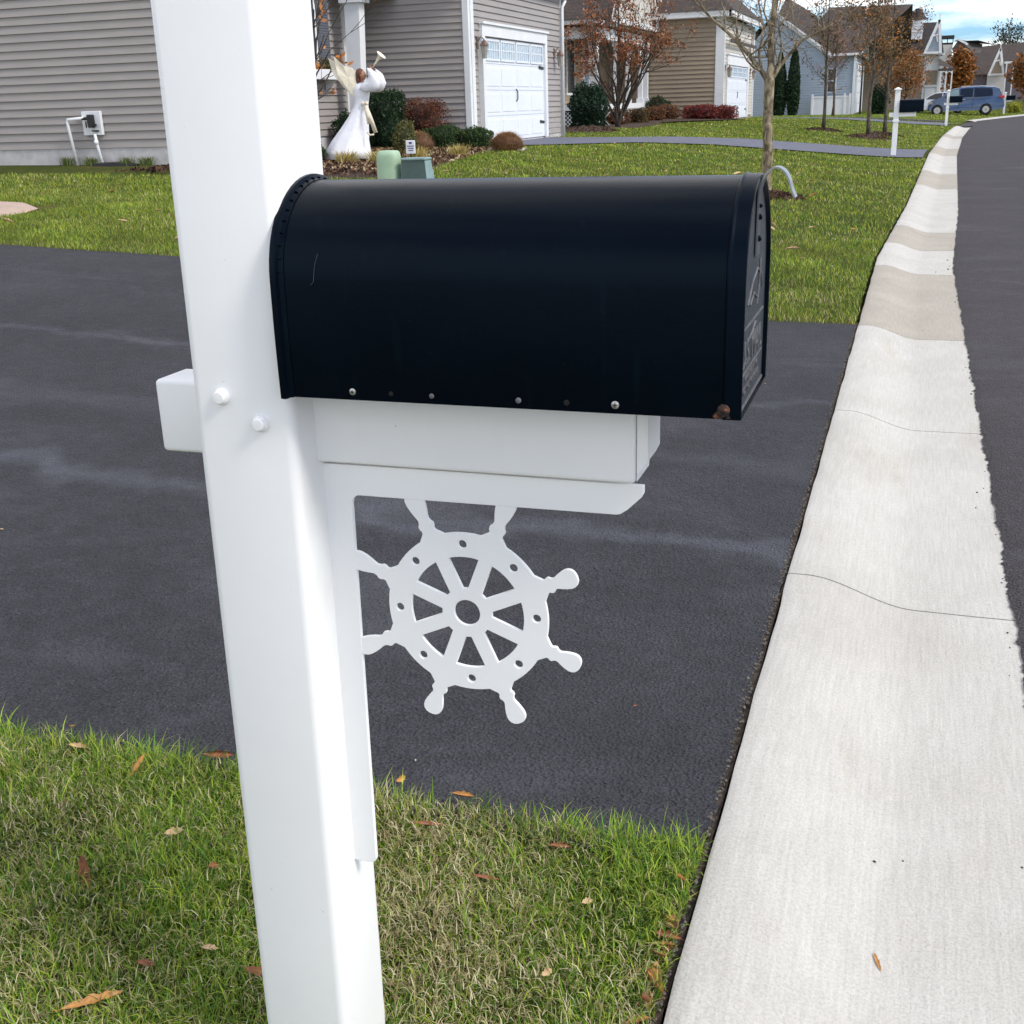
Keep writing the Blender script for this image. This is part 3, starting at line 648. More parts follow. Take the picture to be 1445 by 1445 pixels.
rings_old=[[(x_+.0008,YC-.011,z_-.0008),(x_+.0008,YC+.011,z_-.0008),(x_-.0008+.0022,YC+.011,z_+.0012),(x_-.0008+.0022,YC-.011,z_+.0012)] for x_,z_ in hp]
mb=MB().loft(rings); lt=mb.build('latch_handle',M['strap'],dr)
for zz in (1.318,1.347,1.362):
    MB().ell((-.1995,YC-.001,zz),(.0035,.0045 if zz<1.36 else .003,.0045 if zz<1.36 else .003),10,6).build('rivet',M['blackrim'],lt,True)
def text_mesh(name,body,size,origin,ex,ey,en,mat,parent,th=.0008,sx=1.0,align='LEFT'):
    cu=bpy.data.curves.new(name,'FONT'); cu.body=body; cu.size=size; cu.extrude=th; cu.align_x=align; cu.offset=.0
    o=bpy.data.objects.new('tmp',cu); col.objects.link(o); dg=bpy.context.evaluated_depsgraph_get(); dg.update()
    me=bpy.data.meshes.new_from_object(o.evaluated_get(dg)); bpy.data.objects.remove(o); me.materials.clear()
    me.transform(Matrix(((ex[0]*sx,ey[0],en[0],origin[0]),(ex[1]*sx,ey[1],en[1],origin[1]),(ex[2]*sx,ey[2],en[2],origin[2]),(0,0,0,1)))); me.name=name
    return link(name,me,mat,parent)
text_mesh('lettering','U.S. MAIL',.052,(-.2036,YC,1.152),(0,1,0),(0,0,1),(1,0,0),M['worn'],dr,align='CENTER')
text_mesh('small_lettering','APPROVED BY THE\nPOSTMASTER GENERAL',.0155,(-.2036,YC,1.128),(0,1,0),(0,0,1),(1,0,0),M['worn'],dr,align='CENTER')
mb=MB(); mb.box(-.2042,-.2024,1.560,1.775,1.143,1.1455); mb.box(-.2042,-.2024,1.560,1.775,1.205,1.2075)
# pressed emblem strokes above and below the line
mb.tube([(-.2035,1.60,1.235),(-.2030,1.64,1.262),(-.2030,1.69,1.275),(-.2030,1.735,1.262),(-.2035,1.755,1.24)],.0016,6)
mb.tube([(-.2035,1.625,1.232),(-.2030,1.66,1.245),(-.2030,1.70,1.232)],.0015,6)
mb.tube([(-.2035,1.70,1.222),(-.2030,1.715,1.25),(-.2030,1.72,1.285)],.0015,6)
mb.tube([(-.2036,1.63,1.185),(-.2036,1.70,1.198)],.0012,6); mb.tube([(-.2036,1.66,1.178),(-.2036,1.68,1.202)],.0012,6)
mb.build('emblem',M['worn'],dr)
def disc(x_,z_,r_,mat,name,y0=YC-RR-.0006,th=.0016,slot=False):
    mb=MB(); mb.loft([[(x_+q*math.cos(2*PI*i/14),yy,z_+q*math.sin(2*PI*i/14)) for i in range(14)] for yy,q in ((y0+.001,r_),(y0-th*.6,r_),(y0-th,r_*.75))])
    o=mb.build(name,mat,mt,auto=True)
    if slot:
        s=MB(); s.box(x_-r_*.55,x_+r_*.55,y0-th-.0004,y0-th+.0006,z_-.0006,z_+.0006); s.box(x_-.0006,x_+.0006,y0-th-.0003,y0-th+.0006,z_-r_*.55,z_+r_*.55); s.build('slot',M['hole'],o)
disc(-.772,1.1062,.0052,M['steel'],'screw',slot=True); disc(-.371,1.1062,.0056,M['steel'],'screw',slot=True)
disc(-.645,1.1056,.0038,M['worn'],'rivet'); disc(-.512,1.1056,.0042,M['worn'],'rivet')
disc(-.710,1.1058,.0036,M['hole'],'rivet_hole',th=.0003); disc(-.441,1.1058,.0042,M['hole'],'rivet_hole',th=.0003)
hz=MB(); hz.ell((-.2215,YC-RR-.003,1.106),(.009,.0045,.0095),14,8); hz.ell((-.2215,YC-RR-.0068,1.1065),(.0045,.002,.0045),12,6); hz.build('hinge_rivet',M['rust'],mt,True)
mb=MB(); mb.prism([(-.236,1.098),(-.232,1.104),(-.224,1.102),(-.214,1.100),(-.212,1.0955),(-.222,1.0942),(-.233,1.0945)],(0,YC-RR-.0030,0),(1,0,0),(0,0,1),(0,1,0),.0012).build('rust_stain',M['rust'],mt)
# fine scratches
sc=MB(); sc.tube([(-.828,YC-RR-.0006,1.262),(-.822,YC-RR-.0008,1.268),(-.818,YC-RR-.0004,1.292),(-.812,YC-RR+.0008,1.308)],.00018,4)
sc.build('scratch',M['worn'],mt)

# the near post, bracket and mailbox were drawn 20 percent oversize: bring them to real size (a 60 cm mailbox on a 14 cm post)
KS=.83; PV=Vector((0,0,1.5))
for root in (t_post,bt,mt):
    root.location=PV+(root.location-PV)*KS
    st=list(root.children)
    while st:
        o=st.pop(); o.data.transform(Matrix.Scale(KS,4)); st+=list(o.children)
# ------------------------------------------------------------------ mailboxes further up the street
def far_mail(x,y,h,label,blabel,ang=0):
    z=Tz(x,y); t=thing('mailbox_post',label,'post',(x,y,z),'white mailbox posts up the street')
    a=.062
    MB().rbox(x-a,x+a,y-a,y+a,z-.1,z+h,.008,2).build('post_shaft',M['vinyl'],t)
    MB().rbox(x-a*1.28,x+a*1.28,y-a*1.28,y+a*1.28,z+h*.52,z+h*.555,.01,2).build('collar',M['vinyl'],t)
    m2=MB(); m2.rbox(x-a*1.45,x+a*1.45,y-a*1.45,y+a*1.45,z+h,z+h+.035,.008,2); m2.add([(x-a*1.2,y-a*1.2,z+h+.035),(x+a*1.2,y-a*1.2,z+h+.035),(x+a*1.2,y+a*1.2,z+h+.035),(x-a*1.2,y+a*1.2,z+h+.035),(x,y,z+h+.075)],[(0,1,4),(1,2,4),(2,3,4),(3,0,4)]); m2.build('post_cap',M['vinyl'],t)
    MB().rbox(x-.17,x+.47,y-.045,y+.045,z+h*.60,z+h*.665,.006,2).build('crossarm',M['vinyl'],t)
    zb=z+h*.668; r_=.115; b=thing('mailbox',blabel,'mailbox',(x+.3,y,zb),'black mailboxes up the street')
    def ar(xx,rr2): return [(xx,y-rr2,zb)]+[(xx,y-rr2*math.cos(PI*i/10),zb+.19+rr2*math.sin(PI*i/10)) for i in range(11)]+[(xx,y+rr2,zb)]
    MB().loft([ar(x+.07,r_),ar(x+.62,r_)]).build('body',M['black'],b,auto=True)
    MB().loft([ar(x+.615,r_+.004),ar(x+.645,r_+.004)]).build('door',M['blackrim'],b,auto=True)
far_mail(-.60,32.39,1.58,'white mailbox post with cap at the end of the garage driveway','black mailbox nearest beyond the tree, in front of the van')
far_mail(1.16,62.7,1.58,'white mailbox post standing in front of the blue van side','small black mailbox seen against the blue van doors')
far_mail(5.3,90,1.35,'white mailbox post just behind the tail of the blue van','small black mailbox to the right of the blue van')

# ------------------------------------------------------------------ leaf clouds
def shell(c,r_,n,inner=.72,bot=-.9,lump=.12,seed=0,power=2.0):
    d=rng.normal(size=(n*2,3)); d/=np.linalg.norm(d,axis=1)[:,None]; d=d[d[:,2]>bot][:n]
    k=rng.uniform(inner,1.08,len(d))**.6*(1+lump*1.5*(np.sin(d[:,0]*5+seed)+np.sin(d[:,1]*6+seed*2)+np.sin(d[:,2]*7+seed*3))/2+lump*.4*np.sin(d[:,0]*17+d[:,2]*13+seed))
    if power!=2: d=np.sign(d)*np.abs(d)**(2/power)
    return np.array(c)+d*np.array(r_)*k[:,None]
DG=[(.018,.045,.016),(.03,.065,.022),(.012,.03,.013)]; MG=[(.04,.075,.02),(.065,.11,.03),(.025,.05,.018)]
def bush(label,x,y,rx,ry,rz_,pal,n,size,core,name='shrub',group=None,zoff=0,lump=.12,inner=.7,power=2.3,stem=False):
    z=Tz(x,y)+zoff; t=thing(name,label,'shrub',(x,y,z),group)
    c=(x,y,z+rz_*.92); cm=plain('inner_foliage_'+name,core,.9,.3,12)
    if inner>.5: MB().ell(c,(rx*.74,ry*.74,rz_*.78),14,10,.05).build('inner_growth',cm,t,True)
    leafcloud('foliage',shell(c,(rx,ry,rz_),n,inner,-1,lump,rng.uniform(0,6),power),size,pal,M['leaf'],t)
    mb=MB()
    for i in range(5): mb.tube([(x+random.uniform(-.05,.05),y+random.uniform(-.05,.05),z-.03),(x+random.uniform(-.3,.3)*rx,y+random.uniform(-.3,.3)*ry,z+rz_*.7)],.012,5)
    mb.build('stems',M['barkd'],t); return t
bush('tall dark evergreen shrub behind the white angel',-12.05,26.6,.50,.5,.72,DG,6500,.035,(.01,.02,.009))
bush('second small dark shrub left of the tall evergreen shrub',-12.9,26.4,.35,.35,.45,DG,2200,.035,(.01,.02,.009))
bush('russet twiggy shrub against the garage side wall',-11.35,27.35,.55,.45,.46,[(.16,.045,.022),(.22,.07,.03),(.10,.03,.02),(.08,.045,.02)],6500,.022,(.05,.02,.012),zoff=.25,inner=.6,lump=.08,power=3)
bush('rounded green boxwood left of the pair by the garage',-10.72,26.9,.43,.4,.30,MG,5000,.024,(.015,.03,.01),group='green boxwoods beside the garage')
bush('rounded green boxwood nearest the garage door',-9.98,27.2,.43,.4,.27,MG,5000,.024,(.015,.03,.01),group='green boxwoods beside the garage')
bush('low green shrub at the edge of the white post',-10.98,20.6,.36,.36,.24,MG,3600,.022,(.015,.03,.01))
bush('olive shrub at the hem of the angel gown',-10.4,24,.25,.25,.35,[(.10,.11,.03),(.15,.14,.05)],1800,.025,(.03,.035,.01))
def drygrass(label,x,y,rx,rz_,n=2600,pal=[(.34,.20,.10),(.42,.27,.14),(.26,.14,.07)],group=None,droop=.9,wd=.006):
    z=Tz(x,y); t=thing('grass_clump',label,'plant',(x,y,z),group)
    a=rng.uniform(0,2*PI,n); P=np.stack([x+rng.normal(0,rx*.28,n),y+rng.normal(0,rx*.28,n),np.full(n,z)],-1)
    C=np.asarray(pal)[rng.integers(0,len(pal),n)]*rng.uniform(.7,1.3,(n,1))
    o=blades('leaves',P,rz_*rng.uniform(.7,1.25,n)*1.1,np.full(n,wd)*rng.uniform(.6,1.4,n),a,rng.uniform(.3,droop,n),C,M['blade'],3)
    o.parent=t; o.data.transform(Matrix.Translation((-x,-y,-z)))
for lb,x_,y_,rx_,rz2 in (('tan dried ornamental grass mound behind the yard sign',-10.55,24.9,.44,.46),('tan dried grass mound in front of the garage door',-9.0,26.6,.42,.40)):
    z=Tz(x_,y_); t=thing('grass_clump',lb,'plant',(x_,y_,z),'tan dried grass mounds')
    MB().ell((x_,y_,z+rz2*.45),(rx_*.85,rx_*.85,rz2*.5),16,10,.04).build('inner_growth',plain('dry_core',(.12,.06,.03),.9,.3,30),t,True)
    n=5200; d=rng.normal(size=(n,3)); d[:,2]=np.abs(d[:,2]); d/=np.linalg.norm(d,axis=1)[:,None]
    P=np.array([x_,y_,z+.02])+d*np.array([rx_*.8,rx_*.8,rz2*.85]); C=np.array([(.46,.28,.14),(.56,.38,.21),(.34,.18,.09)])[rng.integers(0,3,n)]*rng.uniform(.7,1.3,(n,1))
    o=blades('leaves',P,rng.uniform(.06,.16,n),np.full(n,.007),np.arctan2(d[:,1],d[:,0])+rng.normal(0,.5,n),rng.uniform(.8,1.2,n),C,M['blade'],2); o.parent=t; o.data.transform(Matrix.Translation((-x_,-y_,-z)))
YL=[(.55,.42,.12),(.62,.52,.22),(.45,.34,.12),(.30,.28,.08)]
for i,(x_,y_) in enumerate([(-10.1,20.5),(-9.55,20.7),(-9.3,22.0),(-9.0,23.4)]):
    drygrass('straw yellow grass tuft in the mulch bed around the angel',x_,y_,.3,.26,260,YL,'yellow grass tufts in the mulch bed',1.1,.012)
# litter of leaves on the bed
P=np.stack([rng.uniform(-12.3,-8.1,1800),rng.uniform(18,27,1800)],-1); k=P[:,0]<-7.4-(P[:,1]-17)*.2; P=P[k]
x_=rng.uniform(-12.8,-7.7,9000); y_=rng.uniform(17.2,28,9000); k=x_<-7.55-(y_-17)*.2
setp(leafcloud('bark_chips',np.column_stack([x_[k],y_[k],T(x_[k],y_[k])+.06]),.045,[(.10,.05,.03),(.05,.028,.018),(.17,.10,.06),(.03,.018,.012)],M['dryleaf']),kind='stuff',label='loose bark chips over the mulch bed')
setp(leafcloud('leaf_litter',np.column_stack([P,T(P[:,0],P[:,1])+.07]),.045,[(.30,.19,.10),(.42,.30,.16),(.18,.09,.05),(.5,.4,.26)],M['dryleaf']),kind='stuff',label='scattered leaf litter on the mulch bed')
# hedges by the second house
for i,(x_,y_,s_) in enumerate([(-10.0,56.9,.50),(-9.3,56.6,.50),(-8.55,57.0,.45)]):
    bush(['crimson shrub, left one in the row before the tan garage','crimson shrub, middle one in the row before the tan garage','crimson shrub nearest the tan garage door'][i],x_,y_,s_*1.05,.5,.34,[(.24,.022,.028),(.32,.05,.05),(.14,.02,.02),(.12,.07,.03)],2600,.035,(.05,.012,.012),group='crimson shrubs in front of the tan house')
for i,(x_,y_,rr_,c) in enumerate([(-11.6,52,.5,0),(-11.4,54.5,.5,1),(-11.2,56.6,.55,2),(-12.0,49.5,.5,1),(-11.9,57.6,.6,3)]):
    bush(['olive brown shrub at the porch foot','russet brown shrub below the porch columns','brown shrub at the right end of the porch','dark green shrub against the tan side wall'][c] if i!=3 else 'russet shrub beside the red leaved tree',x_,y_,rr_,.5,.34 if c<3 else .55,[[(.10,.09,.03),(.14,.07,.03)],[(.20,.08,.035),(.12,.06,.03)],[(.24,.12,.06),(.14,.06,.03)],DG][c],2200,.04,(.035,.02,.012),group='low planting along the porch')
t=bush('dark oval evergreen shrub on a mulch mound beside the driveway',-11.0,41.5,.62,.6,.80,[(.012,.032,.018),(.02,.048,.026),(.03,.062,.03)],8500,.045,(.006,.014,.009),lump=.1)
mound('mulch_mound',-11.0,41.3,1.15,.22,'brown mulch mound under the oval evergreen shrub',4,None)

# ------------------------------------------------------------------ trees
def grow(mb,p,d,L,r_,depth,rg,tips,up=.15,spread=.6,nch=(2,4),seg=5,ratio=.62,rr_=.55,minr=.003,wig=.13,sides=6):
    pts=[Vector(p)]; d=Vector(d).normalized(); rad=[r_]
    for i in range(seg):
        d=(d+Vector((rg.gauss(0,wig),rg.gauss(0,wig),rg.gauss(0,wig)+up*.3))).normalized(); pts.append(pts[-1]+d*L/seg); rad.append(max(minr,r_*(1-.6*(i+1)/seg)))
    mb.tube(pts,rad,max(3,sides-(3-depth if depth<3 else 0)),cap=False)
    for q in pts[2:]: tips.append((q,depth))
    if depth<=0: return
    for k in range(rg.randint(*nch)):
        i=rg.randint(1,seg); a=rg.uniform(0,2*PI); u=d.orthogonal().normalized(); w=d.cross(u)
        nd=(d*(1-spread*.5)+(u*math.cos(a)+w*math.sin(a))*spread+Vector((0,0,up))).normalized()
        grow(mb,pts[i],nd,L*ratio*rg.uniform(.75,1.15),max(minr,rad[i]*rr_*1.1),depth-1,rg,tips,up,spread,nch,max(3,seg-1),ratio,rr_,minr,wig,sides)
def leaves_at(tips,n,spread,rg,mind=0,zr=None,maxd=1):
    c=[t_[0] for t_ in tips if t_[1]<=maxd and (zr is None or zr[0]<t_[0].z<zr[1])]
    if not c: return np.zeros((0,3))
    c=np.array([tuple(q) for q in c]); i=rng.integers(0,len(c),n); return c[i]+rng.normal(0,spread,(n,3))
def tree(label,x,y,trunk_pts,trunk_r,branches,pal,nl,lsz,spread,barkm,seed,maxd=1,group=None,name='tree',up=.2,minr=.006,nch=(2,4),sp=.6,depth=3,cat='tree',zr=None,wig=.13):
    rg=random.Random(seed); z=Tz(x,y); t=thing(name,label,cat,(x,y,z),group); mb=MB(); tips=[]
    mb.tube(trunk_pts,trunk_r,9)
    for (p,d,L,r_) in branches: grow(mb,p,d,L,r_,depth,rg,tips,up=up,minr=minr,nch=nch,spread=sp,wig=wig)
    mb.build('trunk',barkm,t,True,fix=False)
    if nl:
        leafcloud('crown',leaves_at(tips,nl,spread,rg,maxd=maxd,zr=zr),lsz,pal,M['leaf'],t)
    return t
# mottled bare tree behind the mailbox
x,y=-2.14,18.4; z=Tz(x,y)
rg=random.Random(11); t=thing('bare_tree','slim bare tree with mottled peeling bark behind the mailbox','tree',(x,y,z)); mb=MB(); tips=[]
def fork(z_,dx=0,dy=0): return (x+dx,y+dy,z_)
mb.tube([(x-.01,y,z-.05),(x,y,z+.05),(x+.015,y,.7),(x-.01,y,1.2),(x-.005,y,1.72),(x+.01,y,1.95),(x-.01,y,2.35),(x+.03,y,2.8),(x-.01,y,3.3),(x+.02,y,4.0),(x,y,4.8)],[.115,.088,.072,.068,.074,.052,.047,.042,.034,.025,.012],12)
lim=[([(x-.03,y,1.74),(x-.12,y,1.88),(x-.30,y-.05,2.10),(x-.48,y-.05,2.30),(x-.66,y-.1,2.46),(x-.83,y-.1,2.60),(x-1.1,y-.1,2.86),(x-1.35,y-.1,3.2)],[.040,.036,.030,.026,.022,.018,.013,.008]),
 ([(x+.03,y,1.76),(x+.12,y,1.92),(x+.25,y+.1,2.10),(x+.42,y+.1,2.28),(x+.72,y+.1,2.42),(x+1.05,y+.1,2.58),(x+1.35,y+.1,2.85)],[.034,.028,.023,.018,.013,.010,.006]),
 ([(x+.0,y,1.95),(x-.05,y+.1,2.15),(x-.02,y+.15,2.4),(x-.15,y+.2,2.7),(x-.1,y+.2,3.2)],[.025,.02,.017,.014,.008]),
 ([(x-.12,y,1.88),(x-.16,y-.1,2.15),(x-.10,y-.12,2.45),(x-.2,y-.1,2.85),(x-.18,y-.1,3.2)],[.020,.017,.014,.011,.007]),
 ([(x-.3,y-.05,2.10),(x-.10,y-.2,2.22),(x+.02,y-.2,2.35),(x-.02,y-.2,2.6),(x+.1,y-.2,3.0)],[.015,.014,.012,.010,.006]),
 ([(x+.12,y,1.92),(x+.16,y-.1,2.2),(x+.11,y-.12,2.45),(x+.3,y-.1,2.75),(x+.35,y-.1,3.1)],[.018,.014,.012,.009,.006]),
 ([(x-.48,y-.05,2.30),(x-.52,y,2.55),(x-.45,y,2.8),(x-.5,y,3.1)],[.014,.011,.009,.006]),
 ([(x-.66,y-.1,2.46),(x-.70,y,2.7),(x-.62,y,2.95)],[.012,.009,.006])]
for p_,r_ in lim:
    mb.tube(p_,r_,8,cap=False)
    for i in range(1,len(p_)):
        for k in range(2):
            grow(mb,p_[i],(rg.uniform(-1,1),rg.uniform(-.6,.6),rg.uniform(.1,1)),rg.uniform(.35,.75),r_[i]*.5,2,rg,tips,up=.1,minr=.0028,nch=(1,3),spread=.8,wig=.2,sides=5)
mb.build('trunk',M['barkm'],t,True,fix=False)
leafcloud('leaves',leaves_at(tips,110,.03,rg),.035,[(.22,.09,.04),(.35,.16,.06),(.12,.07,.04)],M['leaf'],t)
mound('mulch_ring',x+.05,y-.1,.55,.07,'brown mulch ring at the foot of the mottled bare tree',3)
OR=[(.42,.17,.035),(.50,.24,.05),(.30,.12,.04),(.20,.10,.05)]; GB=[(.13,.11,.06),(.17,.12,.06),(.10,.085,.045),(.24,.13,.06)]
def street_tree(label,x,y,h,seed,pal,nl,width,clear=1.7,leanx=0.0,zr=None,tr=.07):
    z=Tz(x,y); rg=random.Random(seed); pts=[]; rad=[]
    for i in range(9):
        f=i/8; pts.append((x+leanx*f*h+rg.uniform(-.03,.03),y,z-.05+f*h)); rad.append(tr*(1-.88*f)*(1.25 if i==0 else 1))
    br=[]
    for i in range(20):
        f=(clear/h)+(1-clear/h)*i/20; a=rg.uniform(0,2*PI); zz=z+f*h; e=.25+.9*f
        br.append(((x+leanx*f*h,y,zz),(math.cos(a),math.sin(a),e),width*(1.12-.75*f)*rg.uniform(.7,1.1),tr*.32*(1.1-f)))
    return tree(label,x,y,pts,rad,br,pal,nl,.042,.11,M['barkg'],seed,maxd=1,group='young street trees on the lawn',up=.25,minr=.0065,nch=(2,3),sp=.6,depth=2,name='street_tree')
street_tree('young street tree standing left before the white fence',-3.42,47,5.0,21,GB,2200,1.35,1.5,-.01)
street_tree('young street tree, front one of the close pair',-1.66,43,5.2,22,GB+OR[:1],3400,1.3,1.5,.012)
street_tree('young street tree, rear one of the close pair',-1.25,46.2,5.2,23,OR+GB,4200,1.4,1.3,.02)
mound('mulch_ring',-3.42,46.9,.75,.10,'dark mulch ring at the left street tree',5); mound('mulch_ring',-1.66,42.9,.8,.12,'dark mulch ring at the front tree of the pair',6); mound('mulch_ring',-1.25,46.1,.7,.12,'dark mulch ring at the rear tree of the pair',7)
street_tree('thin tree with pinkish leaves before the grey blue house',-5.3,80,5.2,25,[(.40,.22,.17),(.30,.18,.11),(.42,.2,.1)],1700,1.6,1.3,0,tr=.09)
# red brown tree in front of the tan house
x,y=-11.05,46; z=Tz(x,y); rg=random.Random(4); br=[]
for i in range(13):
    a=2*PI*i/13+rg.uniform(-.2,.2); br.append(((x+.06*math.cos(a),y+.06*math.sin(a),z+rg.uniform(.1,.9)),(math.cos(a)*.50,math.sin(a)*.50,1),2.9,.05))
tree('multi stemmed tree with russet leaves in front of the porch',x,y,[(x,y,z-.05),(x,y,z+.6),(x+.03,y,z+1.6),(x+.05,y,z+3.2),(x,y,z+5)],[.11,.09,.07,.05,.02],br,[(.30,.11,.045),(.22,.07,.03),(.38,.17,.07),(.13,.055,.03)],6500,.055,.11,M['barkd'],4,maxd=1,depth=3,nch=(2,3),name='tree',sp=.62,minr=.007)
# branches behind the near post
x,y=-12.3,22.6; z=Tz(x,y); rg=random.Random(9); br=[]
for i in range(10):
    a=rg.uniform(-1.2,1.2); br.append(((x,y,z+.3+.12*i),(math.cos(a)*.75,math.sin(a)*.3,1),1.9,.028))
tree('small tree with a few orange leaves in front of the shutter',x,y,[(x,y,z-.05),(x,y,z+.6),(x+.05,y,z+1.5),(x+.1,y,z+2.6)],[.05,.045,.04,.02],br,[(.60,.24,.05),(.5,.2,.06)],160,.07,.06,M['barkd'],9,maxd=0,depth=2,nch=(2,3),minr=.006,sp=.5)
# rounded orange trees further away
def round_tree(label,x,y,h,w,pal,n,seed,sz=.16):
    z=Tz(x,y); rg=random.Random(seed); t=thing('autumn_tree',label,'tree',(x,y,z),'orange trees down the street'); mb=MB(); tips=[]
    mb.tube([(x,y,z-.1),(x+.05,y,z+h*.4),(x,y,z+h*.9)],[.13,.10,.03],7)
    for i in range(12):
        a=rg.uniform(0,6.28); grow(mb,(x,y,z+h*(.25+.05*i)),(math.cos(a),math.sin(a),.7),w*.8*(1-.04*i),.04,2,rg,tips,minr=.012)
    mb.build('trunk',M['barkd'],t,True,fix=False)
    a=leaves_at(tips,n,.22,rg,maxd=2); b=shell((x,y,z+h*.58),(w*.9,w*.9,h*.42),n//2,.2,-1,.2,seed); leafcloud('crown',np.concatenate([a,b]),sz,pal,M['leaf'],t)
OT=[(.30,.10,.02),(.38,.15,.03),(.22,.09,.03),(.15,.09,.03)]
round_tree('orange tree between the cream house and the dark roofs',2.75,112,4.6,1.35,OT,3600,31); round_tree('orange tree behind the tail of the blue van',7.9,104,4.0,1.5,OT,3000,32); round_tree('orange tree at the right picture edge down the street',9.2,118,4.4,1.5,[(.28,.12,.03),(.32,.16,.05)],2600,33)
round_tree('orange leaved tree by the front of the cream house',-1.2,92,3.9,1.5,[(.36,.17,.06),(.30,.12,.05),(.24,.14,.05)],2600,34,.09)
x,y=12.3,215; z=Tz(x,y); rg=random.Random(41); br=[((x,y,6+.35*i),(math.cos(2.4*i),math.sin(2.4*i),.5),2.2,.06) for i in range(12)]
tree('distant open crowned tree rising above the dark roofs',x,y,[(x,y,z),(x,y,5),(x+.3,y,10)],[.25,.2,.08],br,[(.03,.04,.025),(.05,.05,.035)],900,.22,.5,M['barkd'],41,maxd=1,depth=2,minr=.03)
# arborvitae
for lb,x_,w_,h_ in (('taller left arborvitae against the grey blue wall',-9.35,.58,4.1),('right arborvitae against the grey blue wall',-8.42,.52,4.5)):
    y_=86.3; z=Tz(x_,y_); t=thing('arborvitae',lb,'tree',(x_,y_,z),'pair of arborvitae by the grey blue wall'); n=5000
    f=rng.random(n)**.8; a=rng.uniform(0,6.28,n); rad=w_*np.sin(PI*np.clip(.12+.88*f,0,1))**.6*(1-f*.35)*rng.uniform(.65,1,n); P=np.stack([x_+rad*np.cos(a),y_+rad*np.sin(a),z+f*h_],-1)
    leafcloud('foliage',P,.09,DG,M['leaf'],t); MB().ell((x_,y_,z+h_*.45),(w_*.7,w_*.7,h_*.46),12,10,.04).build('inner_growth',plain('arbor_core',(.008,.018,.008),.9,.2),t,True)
    MB().tube([(x_,y_,z-.05),(x_,y_,z+h_*.5)],.06,6).build('trunk',M['barkd'],t)
bush('dark evergreen shrub beside the white garage of the blue house',-2.7,86,.55,.5,.95,DG,2600,.08,(.008,.016,.008))

# ------------------------------------------------------------------ building helpers
def sidewall(mb,o,ux,nn,L,z0,z1,e=.15,ext=None,out=.034):
    o=Vector((o[0],o[1],0)); ux=Vector((*ux,0)).normalized(); nn=Vector((*nn,0)).normalized(); k=0; z=z0
    while z<z1-1e-6:
        zt=min(z+e,z1); s0,s1=(0,L) if ext is None else ext(z); t0,t1=(0,L) if ext is None else ext(zt)
        if s1-s0>.02:
            a=o+ux*s0+nn*out; b=o+ux*s1+nn*out; c=o+ux*t1+nn*.002; d=o+ux*t0+nn*.002
            mb.quad(a+Vector((0,0,z)),b+Vector((0,0,z)),c+Vector((0,0,zt)),d+Vector((0,0,zt)))
            a2=o+ux*s0-nn*.01; b2=o+ux*s1-nn*.01; mb.quad(a2+Vector((0,0,z)),b2+Vector((0,0,z)),b+Vector((0,0,z)),a+Vector((0,0,z)))
        z=zt
    return mb
def lantern(parent,x,y,z,s=1.0):   # on a wall facing +x
    mb=MB(); mb.rbox(x,x+.03*s,y-.05*s,y+.05*s,z+.06*s,z+.30*s,.008,2); mb.tube([(x+.03*s,y,z+.2*s),(x+.1*s,y,z+.30*s),(x+.17*s,y,z+.24*s)],.012*s,6)
    mb.loft([[(x+.17*s+q*math.cos(i*PI/3),y+q*math.sin(i*PI/3),zz) for i in range(6)] for zz,q in ((z+.12*s,.11*s),(z+.2*s,.05*s),(z+.24*s,.01*s))])
    o=mb.build('lantern',M['copper'],parent)
    mb=MB(); mb.loft([[(x+.17*s+q*math.cos(i*PI/3),y+q*math.sin(i*PI/3),zz) for i in range(6)] for zz,q in ((z-.14*s,.055*s),(z+.115*s,.085*s))]); mb.build('lantern_glass',M['lampglass'],o)
